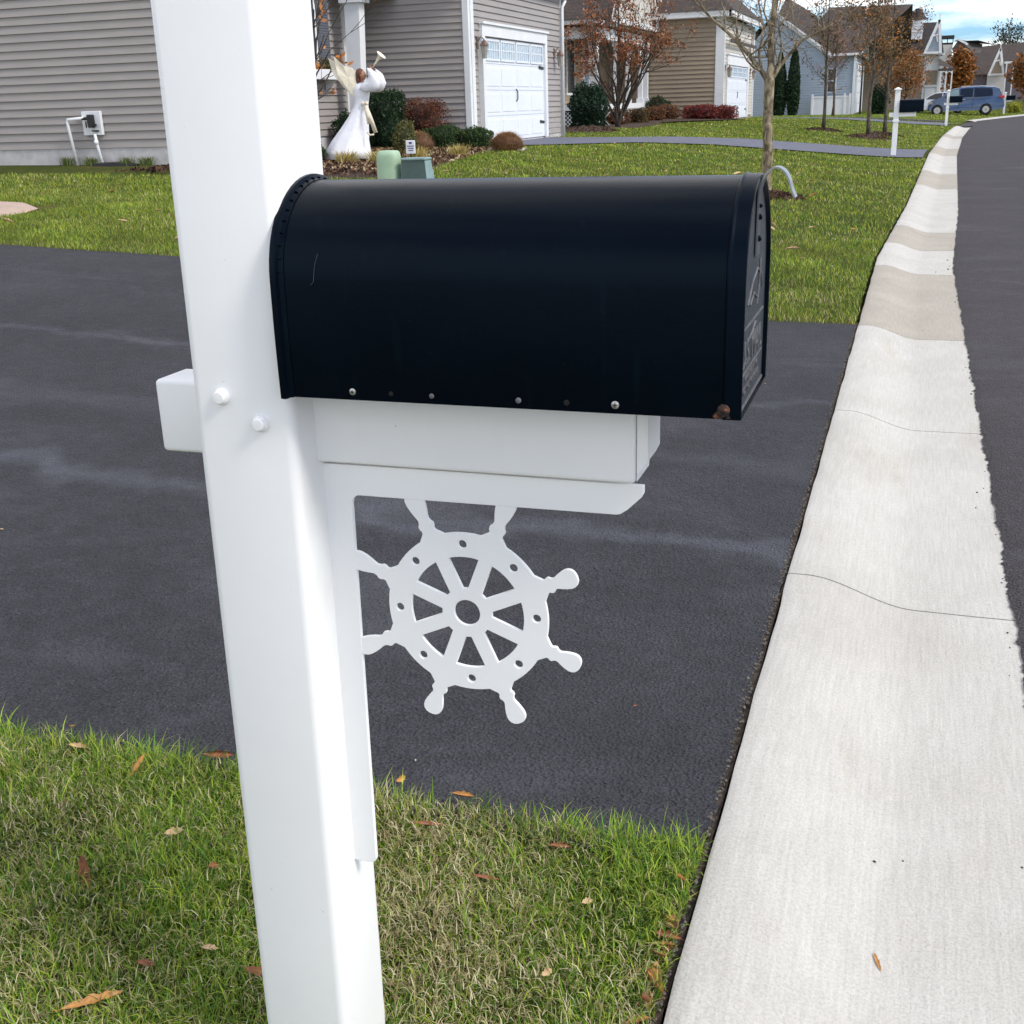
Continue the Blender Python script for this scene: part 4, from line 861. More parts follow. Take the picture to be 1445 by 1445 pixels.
def garage_door(parent,X,y0,y1,z0,z1,nwin=4,prm=True,wall='wdoor',scale=1.0):
    fr=MB(); w=.16*scale; X1=X+.10
    fr.box(X-.02,X1,y0-w*1.3,y0,z0,z1); fr.box(X-.02,X1,y1,y1+w*1.3,z0,z1); fr.box(X-.02,X1+.002,y0-w*1.3,y1+w*1.3,z1+.001,z1+w*1.7); fr.box(X-.02,X1+.05,y0-w*1.5,y1+w*1.5,z1+w*1.7+.001,z1+w*2.05)
    f=fr.build('door_frame',M['wtrim'],parent)
    d=MB(); nP=4; hp_=(z1-z0)/nP
    for k in range(nP):
        za=z0+k*hp_; d.box(X-.02,X+.022,y0,y1,za+.006,za+hp_-.006)
        if k<nP-1:
            nc=4; cw=(y1-y0)/nc
            for c in range(nc):
                d.box(X+.02,X+.034,y0+c*cw+.10,y0+(c+1)*cw-.10,za+.10,za+hp_-.10)
    d.box(X-.03,X+.0,y0,y1,z0,z1)
    g=d.build('garage_door',M[wall],parent)
    cw=(y1-y0)/nwin; za=z0+3*hp_
    for c in range(nwin):
        wv=MB(); a,b_=y0+c*cw+.10,y0+(c+1)*cw-.10
        wv.box(X+.02,X+.030,a,b_,za+.12,za+hp_-.10); win=wv.build('door_window',M['doorglass'],g)
        m2=MB(); m2.box(X+.031,X+.048,a-.05,b_+.05,za+.07,za+.12); m2.box(X+.031,X+.048,a-.05,b_+.05,za+hp_-.10,za+hp_-.04); m2.box(X+.031,X+.0475,a-.05,a,za+.12,za+hp_-.1); m2.box(X+.031,X+.0475,b_,b_+.05,za+.12,za+hp_-.1)
        for q in range(1,6): yy=a+(b_-a)*q/6; m2.box(X+.030,X+.042,yy-.012,yy+.012,za+.12,za+hp_-.1)
        m2.box(X+.030,X+.0415,a,b_,za+hp_*.5,za+hp_*.5+.022); m2.build('muntins',M['wdoor'],g)
    ym=(y0+y1)/2; hd=MB(); hd.tube([(X+.03,ym,z0+hp_*1.55),(X+.06,ym+.04,z0+hp_*1.65),(X+.06,ym+.04,z0+hp_*1.95),(X+.03,ym,z0+hp_*2.05)],.016,6); hd.build('handle',M['iron'],g)
    for zz in (z0+hp_*.6,z0+hp_*2.93): MB().prism([(0,0),(.42,-.02),(.42,.05),(0,.08)],(X+.036,y1-.45,zz),(0,1,0),(0,0,1),(1,0,0),.012).build('hinge',M['iron'],g)
    return g
# ------------------------------------------------------------------ house one: warm grey siding
h1=thing('grey_house','warm grey sided house with white garage door at the left','house',(-13.4,28.3,.6))
mb=MB(); sidewall(mb,(-24,20.0),(1,0),(0,-1),10.6,.98,6.6,.152); mb.box(-23.98,-13.42,20.02,27.5,.9,6.6); mb.build('wall',M['sidegrey'],h1,fix=False)
mb=MB(); sidewall(mb,(-13.4,20.0),(0,1),(1,0),7.5,.98,6.6,.152); mb.build('wall',M['sidegrey'],h1,fix=False)
mb=MB(); sidewall(mb,(-24,28.3),(1,0),(0,-1),13.5,.72,4.6,.152); mb.build('wall',M['sidegrey'],h1,fix=False)
mb=MB(); sidewall(mb,(-10.5,28.3),(0,1),(1,0),.62,.72,4.6,.152); sidewall(mb,(-10.5,34.42),(0,1),(1,0),1.88,.72,4.6,.152); sidewall(mb,(-10.5,28.92),(0,1),(1,0),5.5,3.152,4.6,.152); mb.box(-23.9,-10.52,28.32,36.28,.4,4.6); mb.build('wall',M['sidegrey'],h1,fix=False)
mb=MB(); mb.box(-24.02,-13.405,19.985,27.0,.3,.975); mb.box(-24,-10.51,28.31,36.29,.2,.715); mb.box(-10.505,-10.49,35.0,36.3,.4,1.02)
fo=mb.build('foundation',M['block'],h1)
for b6 in ((-13.44,-13.36,19.95,20.08,.95,6.6),(-13.42,-13.34,27.38,27.56,.95,6.6),(-10.6,-10.455,28.262,28.40,.55,4.6),(-10.52,-10.44,28.41,28.62,.55,4.6),(-10.58,-10.46,36.2,36.33,.45,4.6)): MB().box(*b6).build('corner_trim',M['wtrim'],h1)
garage_door(h1,-10.5,29.3,34.42,.66,3.18)
lantern(h1,-10.48,28.88,2.80,1.15); lantern(h1,-10.48,35.55,2.75,1.15)
mb=MB(); mb.tube([(-10.40,36.42,4.55),(-10.33,36.30,4.42),(-10.40,36.22,4.25),(-10.40,36.22,.5)],.05,8); mb.build('downspout',M['wtrim'],h1,True)
mb=MB(); mb.box(-10.52,-10.2,27.9,36.75,4.55,4.68); mb.build('gutter',M['wtrim'],h1)
mb=MB(); mb.add([(-10.15,27.85,4.66),(-10.15,36.8,4.66),(-24,36.8,4.66),(-24,27.85,4.66),(-14,32.3,7.6),(-24,32.3,7.6)],[(0,1,4),(1,2,5,4),(3,0,4,5),(0,3,2,1)]); mb.add([(-13.0,19.6,6.62),(-13.0,28.0,6.62),(-24.4,28.0,6.62),(-24.4,19.6,6.62),(-16,23.8,9.5),(-21,23.8,9.5)],[(0,1,4),(1,2,5,4),(2,3,5),(3,0,4,5),(0,3,2,1)]); mb.build('roof',M['roofbrown'],h1)
# shutter, window and window box on the street facing wall
mb=MB(); mb.box(-13.38,-13.33,26.05,26.62,2.62,4.8)
for k in range(36): mb.box(-13.335,-13.318,26.09,26.58,2.66+k*.058,2.69+k*.058)
mb.build('shutter',M['shutter'],h1)
w=MB().box(-13.39,-13.33,24.6,26.0,2.55,4.8).build('window',M['wtrim'],h1); MB().box(-13.36,-13.322,24.7,25.9,2.65,4.7).build('pane',M['glass'],w)
wb=thing('window_box','white window box with dried plants under the shutter','window box',(-13.3,25.9,2.3))
MB().rbox(-13.36,-13.02,24.7,26.45,2.22,2.44,.01,2).build('box',M['wtrim'],wb)
MB().prism([(0,0),(.28,.22),(0,.22)],(-13.36,26.3,2.0),(1,0,0),(0,0,1),(0,1,0),.06).build('shelf_bracket',M['wtrim'],wb)
P=np.stack([rng.uniform(-13.3,-13.05,700),rng.uniform(24.8,26.4,700),2.42+np.abs(rng.normal(0,.10,700))],-1); leafcloud('plants',P,.045,[(.14,.12,.04),(.2,.13,.06),(.08,.09,.03)],M['leaf'],wb)
mb=MB(); mb.add([(-13.02,26.8,1.0),(-12.72,26.8,1.0),(-12.72,27.1,1.0),(-13.02,27.1,1.0),(-12.98,26.8,4.0),(-12.60,26.8,4.0),(-12.60,27.1,4.0),(-12.98,27.1,4.0)],[(0,1,5,4),(1,2,6,5),(2,3,7,6),(3,0,4,7),(4,5,6,7)]); mb.box(-13.08,-12.5,26.72,27.18,3.9,4.0); mb.box(-13.08,-12.66,26.74,27.16,.6,1.0); mb.build('porch_column',M['wtrim'],h1)
mb=MB(); mb.box(-13.38,-12.3,26.7,28.28,4.05,4.3); mb.build('porch_beam',M['wtrim'],h1)
# backflow preventer on the side wall
bf=thing('backflow_valve','white wall plate with valve and two white pipes on grey siding','utility valve',(-15.2,19.9,.65))
MB().rbox(-15.40,-14.97,19.90,19.972,1.22,1.66,.01,2).build('wall_plate',M['wtrim'],bf)
mb=MB(); mb.tube([(-15.30,19.84,1.54),(-15.68,19.84,1.52),(-15.70,19.84,1.49),(-15.60,19.84,.62)],.028,8); mb.tube([(-15.10,19.84,1.24),(-15.08,19.84,1.05),(-15.0,19.84,.62)],.028,8); mb.tube([(-15.095,19.84,1.13),(-15.085,19.84,1.05)],.042,8); mb.build('pipe',M['wtrim'],bf,True)
mb=MB(); mb.rbox(-15.20,-15.10,19.78,19.9,1.36,1.60,.015,2); mb.tube([(-15.34,19.84,1.53),(-15.2,19.84,1.53)],.03,7); mb.tube([(-15.24,19.8,1.48),(-15.24,19.8,1.36)],.014,6); mb.rbox(-15.18,-15.04,19.8,19.86,1.38,1.43,.008,2); mb.rbox(-15.15,-15.03,19.82,19.9,1.29,1.315,.005,1); mb.build('valve',M['iron'],bf)
sb=thing('splash_block','dark splash block lying at the foot of the grey wall','drain block',(-14.75,19.7,.65)); 
mb=MB(); mb.loft([[(-15.0+.0,19.5,.64),(-15.0,19.85,.64),(-15.0,19.85,.72),(-15.0,19.5,.71)],[(-14.5,19.5,.64),(-14.5,19.85,.64),(-14.5,19.85,.73),(-14.5,19.5,.72)],[(-14.15,19.55,.64),(-14.15,19.8,.64),(-14.15,19.8,.68),(-14.15,19.55,.67)]]); mb.build('block',M['blackplastic'],sb)
for i,(x_,y_) in enumerate([(-15.2,19.75),(-14.35,19.7),(-15.75,19.75),(-14.0,19.8)]): drygrass('weedy green tuft growing at the foot of the grey wall',x_,y_,.25,.16,160,[(.10,.16,.04),(.16,.17,.05)],'weeds along the grey wall',.9,.01)

# ------------------------------------------------------------------ angel figure
an=thing('angel_figure','white gowned angel lawn figure blowing a trumpet before the house','garden figure',(-10.1,21,.7))
def ring(c,rx,ry,n=24,fold=.0,ph=0,k=9): return [(c[0]+rx*(1+fold*math.sin(k*2*PI*i/n+ph))*math.cos(2*PI*i/n),c[1]+ry*(1+fold*math.sin(k*2*PI*i/n+ph))*math.sin(2*PI*i/n),c[2]) for i in range(n)]
mb=MB(); mb.loft([ring((-10.28,21,.66),.46,.40,36,.05),ring((-10.30,21,.80),.43,.36,36,.045),ring((-10.24,21,.98),.36,.30,36,.04),ring((-10.13,21,1.2),.27,.23,36,.035),ring((-10.03,21,1.42),.19,.17,36,.02),ring((-9.96,21,1.62),.135,.12,36,.01),ring((-9.935,21,1.74),.135,.12,36),ring((-9.93,21,1.88),.155,.14,36),ring((-9.92,21,1.97),.12,.12,36),ring((-9.92,21,2.01),.05,.05,36)]); mb.build('gown',M['gown'],an,True)
mb=MB(); mb.tube([(-9.92,21,1.98),(-9.91,21,2.06)],.035,10); mb.ell((-9.905,21,2.13),(.075,.07,.095),16,12); mb.ell((-9.828,21,2.12),(.014,.012,.018),8,6); mb.ell((-9.838,21,2.085),(.012,.02,.006),8,5)
for s_ in(-1,1): mb.ell((-9.845,21+s_*.028,2.145),(.008,.011,.007),8,5); mb.ell((-9.91,21+s_*.07,2.13),(.014,.008,.02),8,6)
mb.build('head',M['skin'],an,True)
mb=MB(); mb.ell((-9.945,21,2.15),(.085,.085,.11),16,12,.02); mb.ell((-9.975,21,2.06),(.055,.075,.13),14,10,.02); mb.build('hair',M['hair'],an,True)
for s_ in (-1,1):
    y_=21+s_*.12; mb=MB()
    # billowing sleeve: shoulder, elbow drop, up to the wrist
    mb.loft([ring((-9.90,21+s_*.10,1.93),.07,.06,14),ring((-9.82,y_,1.90),.12,.06,14,.04)] if False else [[(c[0]+dx*math.cos(2*PI*i/14)*c[2],y_+.055*c[4]*math.sin(2*PI*i/14),c[1]+dx2*math.cos(2*PI*i/14)*c[3]) for i in range(14)] for c,dx,dx2 in (((-9.88,1.93,1,1,1),.03,.05),((-9.76,1.93,1,1,1.3),-.03,.10),((-9.63,1.98,1,1,1.5),-.08,.13),((-9.60,2.08,1,1,1.5),-.12,.10),((-9.64,2.18,1,1,1.2),-.10,.04),((-9.70,2.25,1,1,.7),-.035,.01))]); mb.build('sleeve',M['gown'],an,True)
    mb=MB(); mb.tube([(-9.67,21+s_*.09,2.21),(-9.70,21+s_*.05,2.26)],.02,8); mb.ell((-9.705,21+s_*.035,2.275),(.025,.018,.03),10,8)
    for q in range(4): mb.tube([(-9.70+.012*q,21+s_*.045,2.285+.008*q),(-9.692+.012*q,21+s_*.005,2.295+.008*q),(-9.70+.012*q,21-s_*.01,2.28+.008*q)],.0065,6)
    mb.tube([(-9.72,21+s_*.03,2.26),(-9.735,21+s_*.005,2.27)],.008,6); mb.build('hand',M['skin'],an,True)
def wing(s_,kx,mat):
    mb=MB(); pts=[(.0,.0),(-.02,.16),(-.11,.30),(-.24,.33),(-.40,.49),(-.38,.34),(-.34,.18),(-.27,.06),(-.20,-.08),(-.12,-.20),(.0,-.20)]
    n=len(pts); F=[(-9.97+a*kx,21+s_*(.05-a*.35)+.015*math.sin(i*1.7),1.98+b_) for i,(a,b_) in enumerate(pts)]; c=(-9.97-.17*kx,21+s_*.11,2.10)
    mb.add(F+[c]+[(p[0],p[1]+.014,p[2]) for p in F]+[(c[0],c[1]+.03,c[2])],[(i,(i+1)%n,n) for i in range(n)]+[(n+1+(i+1)%n,n+1+i,2*n+1) for i in range(n)]+[(i,n+1+i,n+1+(i+1)%n,(i+1)%n) for i in range(n)]); mb.build('wing',mat,an)
wing(-1,1.0,M['cream']); wing(1,1.75,M['cream'])
tp=thing('trumpet','gold trumpet raised by the angel figure','trumpet',(-9.7,21,2.28))
mb=MB(); d=Vector((.62,0,.66)).normalized(); p0=Vector((-9.80,21,2.14)); prof=[(0,.012),(.03,.010),(.20,.011),(.30,.018),(.38,.035),(.43,.062),(.455,.098),(.457,.096),(.43,.055)]
u=d.cross(Vector((0,1,0))); mb.loft([[p0+d*s_+(u*math.cos(2*PI*i/16)+Vector((0,1,0))*math.sin(2*PI*i/16))*q for i in range(16)] for s_,q in prof],cap=True); mb.build('bell_tube',M['cream'],tp,True)
rb=MB(); 
for (a,b_) in (((-9.80,1.60),(-9.62,1.12)),((-9.80,1.58),(-9.74,1.28))):
    p,q=Vector((a[0],20.84,a[1])),Vector((b_[0],20.82,b_[1])); m_=p.lerp(q,.5)+Vector((.02,-.03,0)); e=Vector((.04,0,.008))
    rb.loft([[c-e,c+e,c+e+Vector((0,.006,0)),c-e+Vector((0,.006,0))] for c in (p,m_,q)])
rb.tube([(-9.80,20.85,1.12),(-9.74,20.83,1.08),(-9.66,20.82,1.09)],.018,6)
for s_ in(-1,1): rb.ell((-9.82+s_*.035,20.86,1.64),(.04,.03,.04),10,6)
rb.build('bow_ribbon',M['cream'],an,True)

# ------------------------------------------------------------------ utility boxes and sign
x,y=-6.99,15.5; z=Tz(x,y); pe=thing('utility_pedestal','pale green round-topped utility pedestal behind the mailbox','utility box',(x,y,z))
mb=MB(); rs=[]
for zz,q in ((z-.1,1),(z+.40,.985),(z+.44,.97),(z+.475,.90),(z+.495,.76),(z+.50,.4)): rs.append([(x+.168*q*math.copysign(abs(math.cos(a))**.7,math.cos(a)),y+.13*q*math.copysign(abs(math.sin(a))**.7,math.sin(a)),zz) for a in [2*PI*i/28 for i in range(28)]])
mb.loft(rs); mb.build('cover',M['greenbox'],pe,auto=True); MB().rbox(x-.19,x+.19,y-.15,y+.15,z-.05,z+.05,.01,2).build('base',M['greenbox'],pe)
x,y=-6.56,15.5; z=Tz(x,y); tb=thing('transformer_box','dark green tapered utility box beside the pale pedestal','utility box',(x,y,z))
mb=MB(); mb.add([(x-.22,y-.17,z-.1),(x+.22,y-.17,z-.1),(x+.22,y+.17,z-.1),(x-.22,y+.17,z-.1),(x-.18,y-.12,z+.385),(x+.15,y-.12,z+.385),(x+.15,y+.12,z+.385),(x-.18,y+.12,z+.385)],[(0,1,5,4),(1,2,6,5),(2,3,7,6),(3,0,4,7),(4,5,6,7),(3,2,1,0)]); mb.build('body',M['tealbox'],tb)
MB().rbox(x-.195,x+.165,y-.135,y+.135,z+.386,z+.42,.01,2).build('lid',M['teallid'],tb)
MB().add([(x+.215,y-.165,z-.09),(x+.215,y+.165,z-.09),(x+.156,y+.118,z+.38),(x+.156,y-.118,z+.38)],[(0,1,2,3)]).prism([(0,0),(.10,0),(.10,.4),(0,.4)],(x+.19,y-.12,z-.03),(0,1,0),(-.13,0,1),(1,0,.1),.012).build('side_panel',M['teallid'],tb)
x,y=-8.15,19; z=Tz(x,y); sg=thing('yard_sign','small white yard sign on a stake beside the utility boxes','sign',(x,y,z))
MB().tube([(x,y,z-.05),(x,y,z+.35)],.012,6).build('stake',M['iron'],sg); MB().rbox(x-.085,x+.085,y-.012,y+.012,z+.28,z+.50,.01,2).build('panel',M['signwhite'],sg)
mb=MB()
for k in range(3): mb.box(x-.06+.012*k,x+.065-.008*k,y-.0145,y-.0125,z+.40-.035*k,z+.415-.035*k)
mb.box(x-.02,x+.03,y-.0145,y-.0125,z+.44,z+.475); mb.build('sign_print',M['signink'],sg)

# ------------------------------------------------------------------ house two: tan siding with porch
h2=thing('tan_house','tan sided house with lattice gable porch and white garage door','house',(-11,58.5,.65))
mb=MB(); sidewall(mb,(-18,58.5),(1,0),(0,-1),9.0,.72,5.2,.20,None,.05); mb.build('wall',M['sidetan'],h2,fix=False)
mb=MB(); sidewall(mb,(-9.0,58.5),(0,1),(1,0),.9,.72,5.2,.165); sidewall(mb,(-9.0,66.7),(0,1),(1,0),2.4,.72,5.2,.165); sidewall(mb,(-9.0,59.4),(0,1),(1,0),7.3,3.195,5.2,.165); mb.build('wall',M['sidetanl'],h2,fix=False)
MB().box(-18,-9.02,58.52,69.0,.4,5.2).build('inner_wall',M['sidetan'],h2)
garage_door(h2,-9.0,59.75,66.6,.62,3.1,4,scale=1.6)
lantern(h2,-8.98,58.95,2.7,1.35); lantern(h2,-8.98,67.9,2.7,1.35)
mb=MB(); mb.box(-9.35,-8.93,58.44,58.62,.6,5.2); mb.box(-9.1,-8.92,68.9,69.1,.6,5.2); mb.box(-18,-8.6,58.0,58.12,5.15,5.4); mb.box(-8.7,-8.55,58.0,69.5,5.15,5.4); mb.box(-18,-8.62,58.12,58.5,5.13,5.20); mb.build('eave_trim',M['wtrim'],h2)
mb=MB(); mb.prism([(0,0),(9.2,0),(9.2,.15),(0,.15)],(-8.75,58.9,4.05),(0,1,0),(0,0,1),(1,0,0),.06); mb.build('band_board',M['roofgrey'],h2)
mb=MB(); mb.add([(-8.5,57.95,5.4),(-8.5,69.6,5.4),(-20,69.6,5.4),(-20,57.95,5.4),(-12.5,63.8,9.2),(-20,63.8,9.2)],[(0,1,4),(1,2,5,4),(3,0,4,5),(0,3,2,1)]); mb.build('roof',M['roofbrown'],h2)
# main block behind porch
mb=MB(); sidewall(mb,(-22,50.6),(1,0),(0,-1),7.4,1.55,4.9,.19); sidewall(mb,(-14.6,50.6),(0,1),(1,0),7.9,1.55,5.0,.165); mb.build('wall',M['sidetan'],h2,fix=False); MB().box(-22,-14.62,50.62,58.4,.5,5.0).build('inner_wall',M['sidetan'],h2)
w=MB().box(-14.64,-14.55,51.3,52.6,1.9,4.2).build('window',M['wtrim'],h2); MB().box(-14.6,-14.54,51.4,52.5,2.0,4.1).build('pane',M['glass'],w); 
w=MB().box(-15.9,-14.95,50.54,50.60,1.95,4.3).build('window',M['wtrim'],h2); MB().box(-15.85,-15.05,50.53,50.58,2.05,4.2).build('pane',M['glass'],w); MB().box(-15.9,-14.95,50.50,50.529,3.05,3.1).build('sash_rail',M['wtrim'],w)
MB().box(-14.93,-14.72,50.5,50.57,2.0,4.3).build('shutter',M['shutterblue'],h2)
d_=MB().box(-14.6,-14.54,54.0,55.1,1.6,4.0).build('front_door',M['wtrim'],h2); MB().box(-14.55,-14.52,54.2,54.9,2.4,3.8).build('pane',M['doorglass'],d_)
mb=MB(); mb.box(-18,-12.45,48.35,58.45,1.28,1.5); mb.build('porch_floor',M['wtrim'],h2)
mb=MB(); mb.box(-12.6,-12.48,48.4,58.4,.6,1.27)
for i in range(40): 
    pass
mb.build('porch_skirt',M['wtrim'],h2)
mb=MB()
for i in range(34):
    x_=-17.8+i*.16; mb.prism([(0,0),(.03,0),(.63,.6),(.6,.6)],(x_,48.42,.62),(1,0,0),(0,0,1),(0,1,0),.012); mb.prism([(.6,0),(.63,0),(.03,.6),(0,.6)],(x_,48.435,.62),(1,0,0),(0,0,1),(0,1,0),.012)
mb.build('lattice',M['wtrim'],h2); MB().box(-17.8,-12.62,48.46,48.5,.5,1.27).build('skirt_backing',M['hole'],h2)
for y_,w_ in ((48.65,.34),(52.2,.2),(54.4,.2),(57.0,.2),(58.2,.22)):
    mb=MB(); mb.box(-12.5-w_,-12.5,y_-w_/2,y_+w_/2,1.5,4.0); mb.box(-12.55-w_,-12.45,y_-w_/2-.05,y_+w_/2+.05,1.5,2.3 if y_<49 else 1.7); mb.box(-12.55-w_,-12.45,y_-w_/2-.05,y_+w_/2+.05,3.8,4.0); mb.build('porch_column',M['wtrim'],h2)
mb=MB(); mb.box(-12.78,-12.46,48.4,58.4,4.0,4.42); mb.box(-18,-12.785,48.4,48.7,4.0,4.42); mb.box(-12.8,-12.2,48.0,49.0,4.45,4.62); mb.box(-18,-12.2,47.9,48.02,4.5,4.68); mb.build('porch_beam',M['wtrim'],h2)
for ya in (54.6,57.3):
    mb=MB(); mb.tube([(-12.52,ya-.6+.6*math.cos(q)+.3,3.3+.6*math.sin(q)) for q in np.linspace(0,PI,9)],.04,6); mb.build('porch_arch',M['wtrim'],h2,True)
mb=MB(); mb.add([(-12.15,47.8,4.68),(-12.15,60.4,4.68),(-22,60.4,8.2),(-22,47.8,4.68),(-22,52,8.2),(-14.8,51.9,8.2),(-14.8,57.5,8.2)],[(0,1,6,5),(3,0,5,4),(4,5,6,2)]); mb.build('roof',M['roofbrown'],h2)
# lattice gable over the porch
gz=4.5; pk=10.6; ya,yb,ym=48.7,60.2,54.4
mb=MB(); mb.add([(-12.3,ya+.3,gz),(-12.3,yb-.3,gz),(-12.3,ym,pk-.6),(-12.5,ya+.3,gz),(-12.5,yb-.3,gz),(-12.5,ym,pk-.6)],[(0,1,2),(3,5,4),(0,2,5,3),(1,4,5,2)]); mb.build('gable_wall',M['sidetanl'],h2)
mb=MB()
for (a,b_) in ((ya,ym),(yb,ym)):
    for off,wd_ in ((0,.26),(1.3,.16)):
        a2=a+(off if a<ym else -off); p=Vector((-12.1,a2,gz)); q=Vector((-12.1,ym,pk-off*1.06)); d=(q-p).normalized(); n_=Vector((1,0,0)).cross(d); mb.obox((p+q)/2,d,n_,(1,0,0),(q-p).length/2,wd_/2,.05 if off else .09)
mb.box(-12.16,-12.02,ya+.2,yb-.2,gz+.1,gz+.3)
for k in range(1,6): y_=ya+(yb-ya)*k/6; mb.box(-12.14,-12.06,y_-.05,y_+.05,gz+.3,gz+1.2)
mb.build('bargeboard',M['wtrim'],h2)
mb=MB(); mb.add([(-11.95,ya-.3,gz-.1),(-11.95,ym,pk+.25),(-16.5,ym,pk+.25),(-16.5,ya-.3,gz-.1)],[(0,1,2,3)]); mb.add([(-11.95,yb+.3,gz-.1),(-11.95,ym,pk+.25),(-16.5,ym,pk+.25),(-16.5,yb+.3,gz-.1)],[(0,3,2,1)]); mb.build('gable_roof',M['roofbrown'],h2)

# ------------------------------------------------------------------ house three: grey blue
h3=thing('blue_house','grey blue house with big brown roof and white fence','house',(-8,90,.3))
pkx,pkz,exr,ez=-9.95,6.75,-6.35,4.15
def ext3(z): 
    if z<=ez: return (0,5.95)
    f=(z-ez)/(pkz-ez); return (0+f*(pkx+12.3)*.9,5.95-f*(exr-pkx))
mb=MB(); sidewall(mb,(-12.3,88),(1,0),(0,-1),5.95,.3,6.7,.17,ext3); mb.build('wall',M['sideblue'],h3,fix=False)
MB().box(-12.3,-6.36,88.02,98,.1,4.15).build('inner_wall',M['sideblue'],h3)
mb=MB(); sidewall(mb,(-6.4,89.2),(1,0),(0,-1),1.75,.3,4.2,.17); sidewall(mb,(-4.65,89.2),(0,1),(1,0),13,.3,4.2,.17); mb.box(-6.4,-4.66,89.22,102,.1,4.2); mb.build('wall',M['sideblue'],h3,fix=False)
mb=MB(); d=Vector((exr-pkx,0,ez-pkz)); L=d.length; c=Vector(((exr+pkx)/2+.12,87.9,(ez+pkz)/2+.05)); mb.obox(c,d,(0,1,0),d.cross(Vector((0,1,0))),L/2+.25,.06,.14); mb.box(-6.6,-4.4,88.6,88.72,4.15,4.3); mb.build('rake_trim',M['wtrim'],h3)
mb=MB(); mb.add([(-6.1,87.7,4.05),(pkx,87.7,7.0),(pkx,99,7.0),(-6.1,99,4.05),(-13.6,87.7,4.05),(-13.6,99,4.05)],[(0,1,2,3),(1,4,5,2)]); mb.build('roof',M['roofgrey'],h3)
mb=MB(); mb.add([(-9.5,88.6,4.1),(-4.3,88.6,4.25),(-4.3,104,4.2),(-9.5,104,4.2),(-6.9,95.5,7.7),(-1.2,96,7.65),(-1.2,104,4.2),(-1.2,97,4.2)],[(0,1,4),(1,5,4),(0,4,3),(4,5,6,3)]); mb.add([(-10.6,90,6.0),(-10.2,96,8.6),(-7.9,96,7.2),(-6.9,90,5.0)],[(0,3,2,1)]); mb.build('roof',M['roofbrown'],h3)
w=MB().box(-6.9,-5.8,89.12,89.2,1.75,3.4).build('window',M['wtrim'],h3)
MB().box(-6.82,-5.88,89.09,89.15,1.85,2.5).build('pane',M['glass'],w); MB().box(-6.82,-5.88,89.09,89.15,2.6,3.3).build('pane',M['glass'],w)
mb=MB(); mb.box(-4.7,-4.55,89.1,89.4,.2,4.2); mb.build('corner_trim',M['wtrim'],h3)
# street front with white garage door and steep gable
fr=MB(); fr.box(-4.62,-4.50,91.2,91.6,.2,3.3); fr.box(-4.62,-4.50,100.4,100.8,.2,3.3); fr.box(-4.62,-4.49,91.2,100.8,3.3,3.7); fr.build('door_frame',M['wtrim'],h3)
gd=MB()
for k in range(4): gd.box(-4.62,-4.56,91.6,100.4,.25+k*.76,.98+k*.76)
gd.build('garage_door',M['wdoor'],h3)
mb=MB(); mb.add([(-4.5,90.0,4.3),(-4.5,102.2,4.3),(-4.5,96.1,7.6),(-6.5,90.0,4.3),(-6.5,102.2,4.3),(-6.5,96.1,7.6)],[(0,1,2),(3,5,4),(0,2,5,3),(1,4,5,2)]); mb.build('gable_wall',M['sideblue'],h3)
mb=MB()
for ya_ in (89.6,102.6):
    for off in (0,1.6):
        u=Vector((-4.35,ya_+(off if ya_<96 else -off),4.25)); v=Vector((-4.35,96.1,7.9-off*.56)); d=v-u; mb.obox((u+v)/2,d,(1,0,0),d.cross(Vector((1,0,0))),d.length/2,.08,.13)
mb.box(-4.42,-4.28,89.6,102.6,4.2,4.45); mb.box(-4.40,-4.30,96.0,96.2,7.8,8.4); mb.build('bargeboard',M['wtrim'],h3)
def agable(parent,a,b_,p,y,zb,zp,w=.11):
    mb=MB()
    for s_ in (a,b_):
        u=Vector((s_,y,zb)); v=Vector((p,y,zp)); d=v-u; mb.obox((u+v)/2,d,(0,1,0),d.cross(Vector((0,1,0))),d.length/2,.05,w)
    mb.box(min(a,b_),max(a,b_),y-.04,y+.04,zb,zb+w*1.6); mb.tube([(a+(b_-a)*.25,y-.02,zb+(zp-zb)*.35),(a+(b_-a)*.32,y-.02,zb+(zp-zb)*.5),(p,y-.02,zb+(zp-zb)*.57),(a+(b_-a)*.68,y-.02,zb+(zp-zb)*.5),(a+(b_-a)*.75,y-.02,zb+(zp-zb)*.35)],w*.55,5)
    mb.box(p-.04,p+.04,y-.03,y+.03,zp,zp+.45); mb.build('bargeboard',M['wtrim'],parent)
ff=thing('fence','white solid vinyl fence panel beside the grey blue house','fence',(-6,87,.3))
mb=MB(); mb.box(-7.15,-4.75,87.0,87.05,.3,1.45); mb.box(-7.15,-4.75,86.97,87.08,1.45,1.55); mb.build('panel',M['wtrim'],ff)
for x_ in (-7.2,-5.05,-4.7): MB().rbox(x_-.07,x_+.07,86.95,87.09,.2,1.68,.01,1).build('fence_post',M['wtrim'],ff)
lp=thing('lamp_post','slim black lamp post on the lawn before the white garage','lamp post',(-3.85,86,.3)); z=Tz(-3.95,86)
mb=MB(); mb.tube([(-3.95,86,z-.1),(-3.95,86,z+.5),(-3.95,86,3.75)],[.09,.065,.05],8); mb.build('pole',M['iron'],lp)
mb=MB(); mb.loft([ring((-3.95,86,3.75),.08,.08,6),ring((-3.95,86,4.0),.20,.20,6)]); mb.build('lantern',M['glass'],lp); MB().loft([ring((-3.95,86,4.0),.26,.26,6),ring((-3.95,86,4.2),.05,.05,6)]).build('lantern_cap',M['iron'],lp)
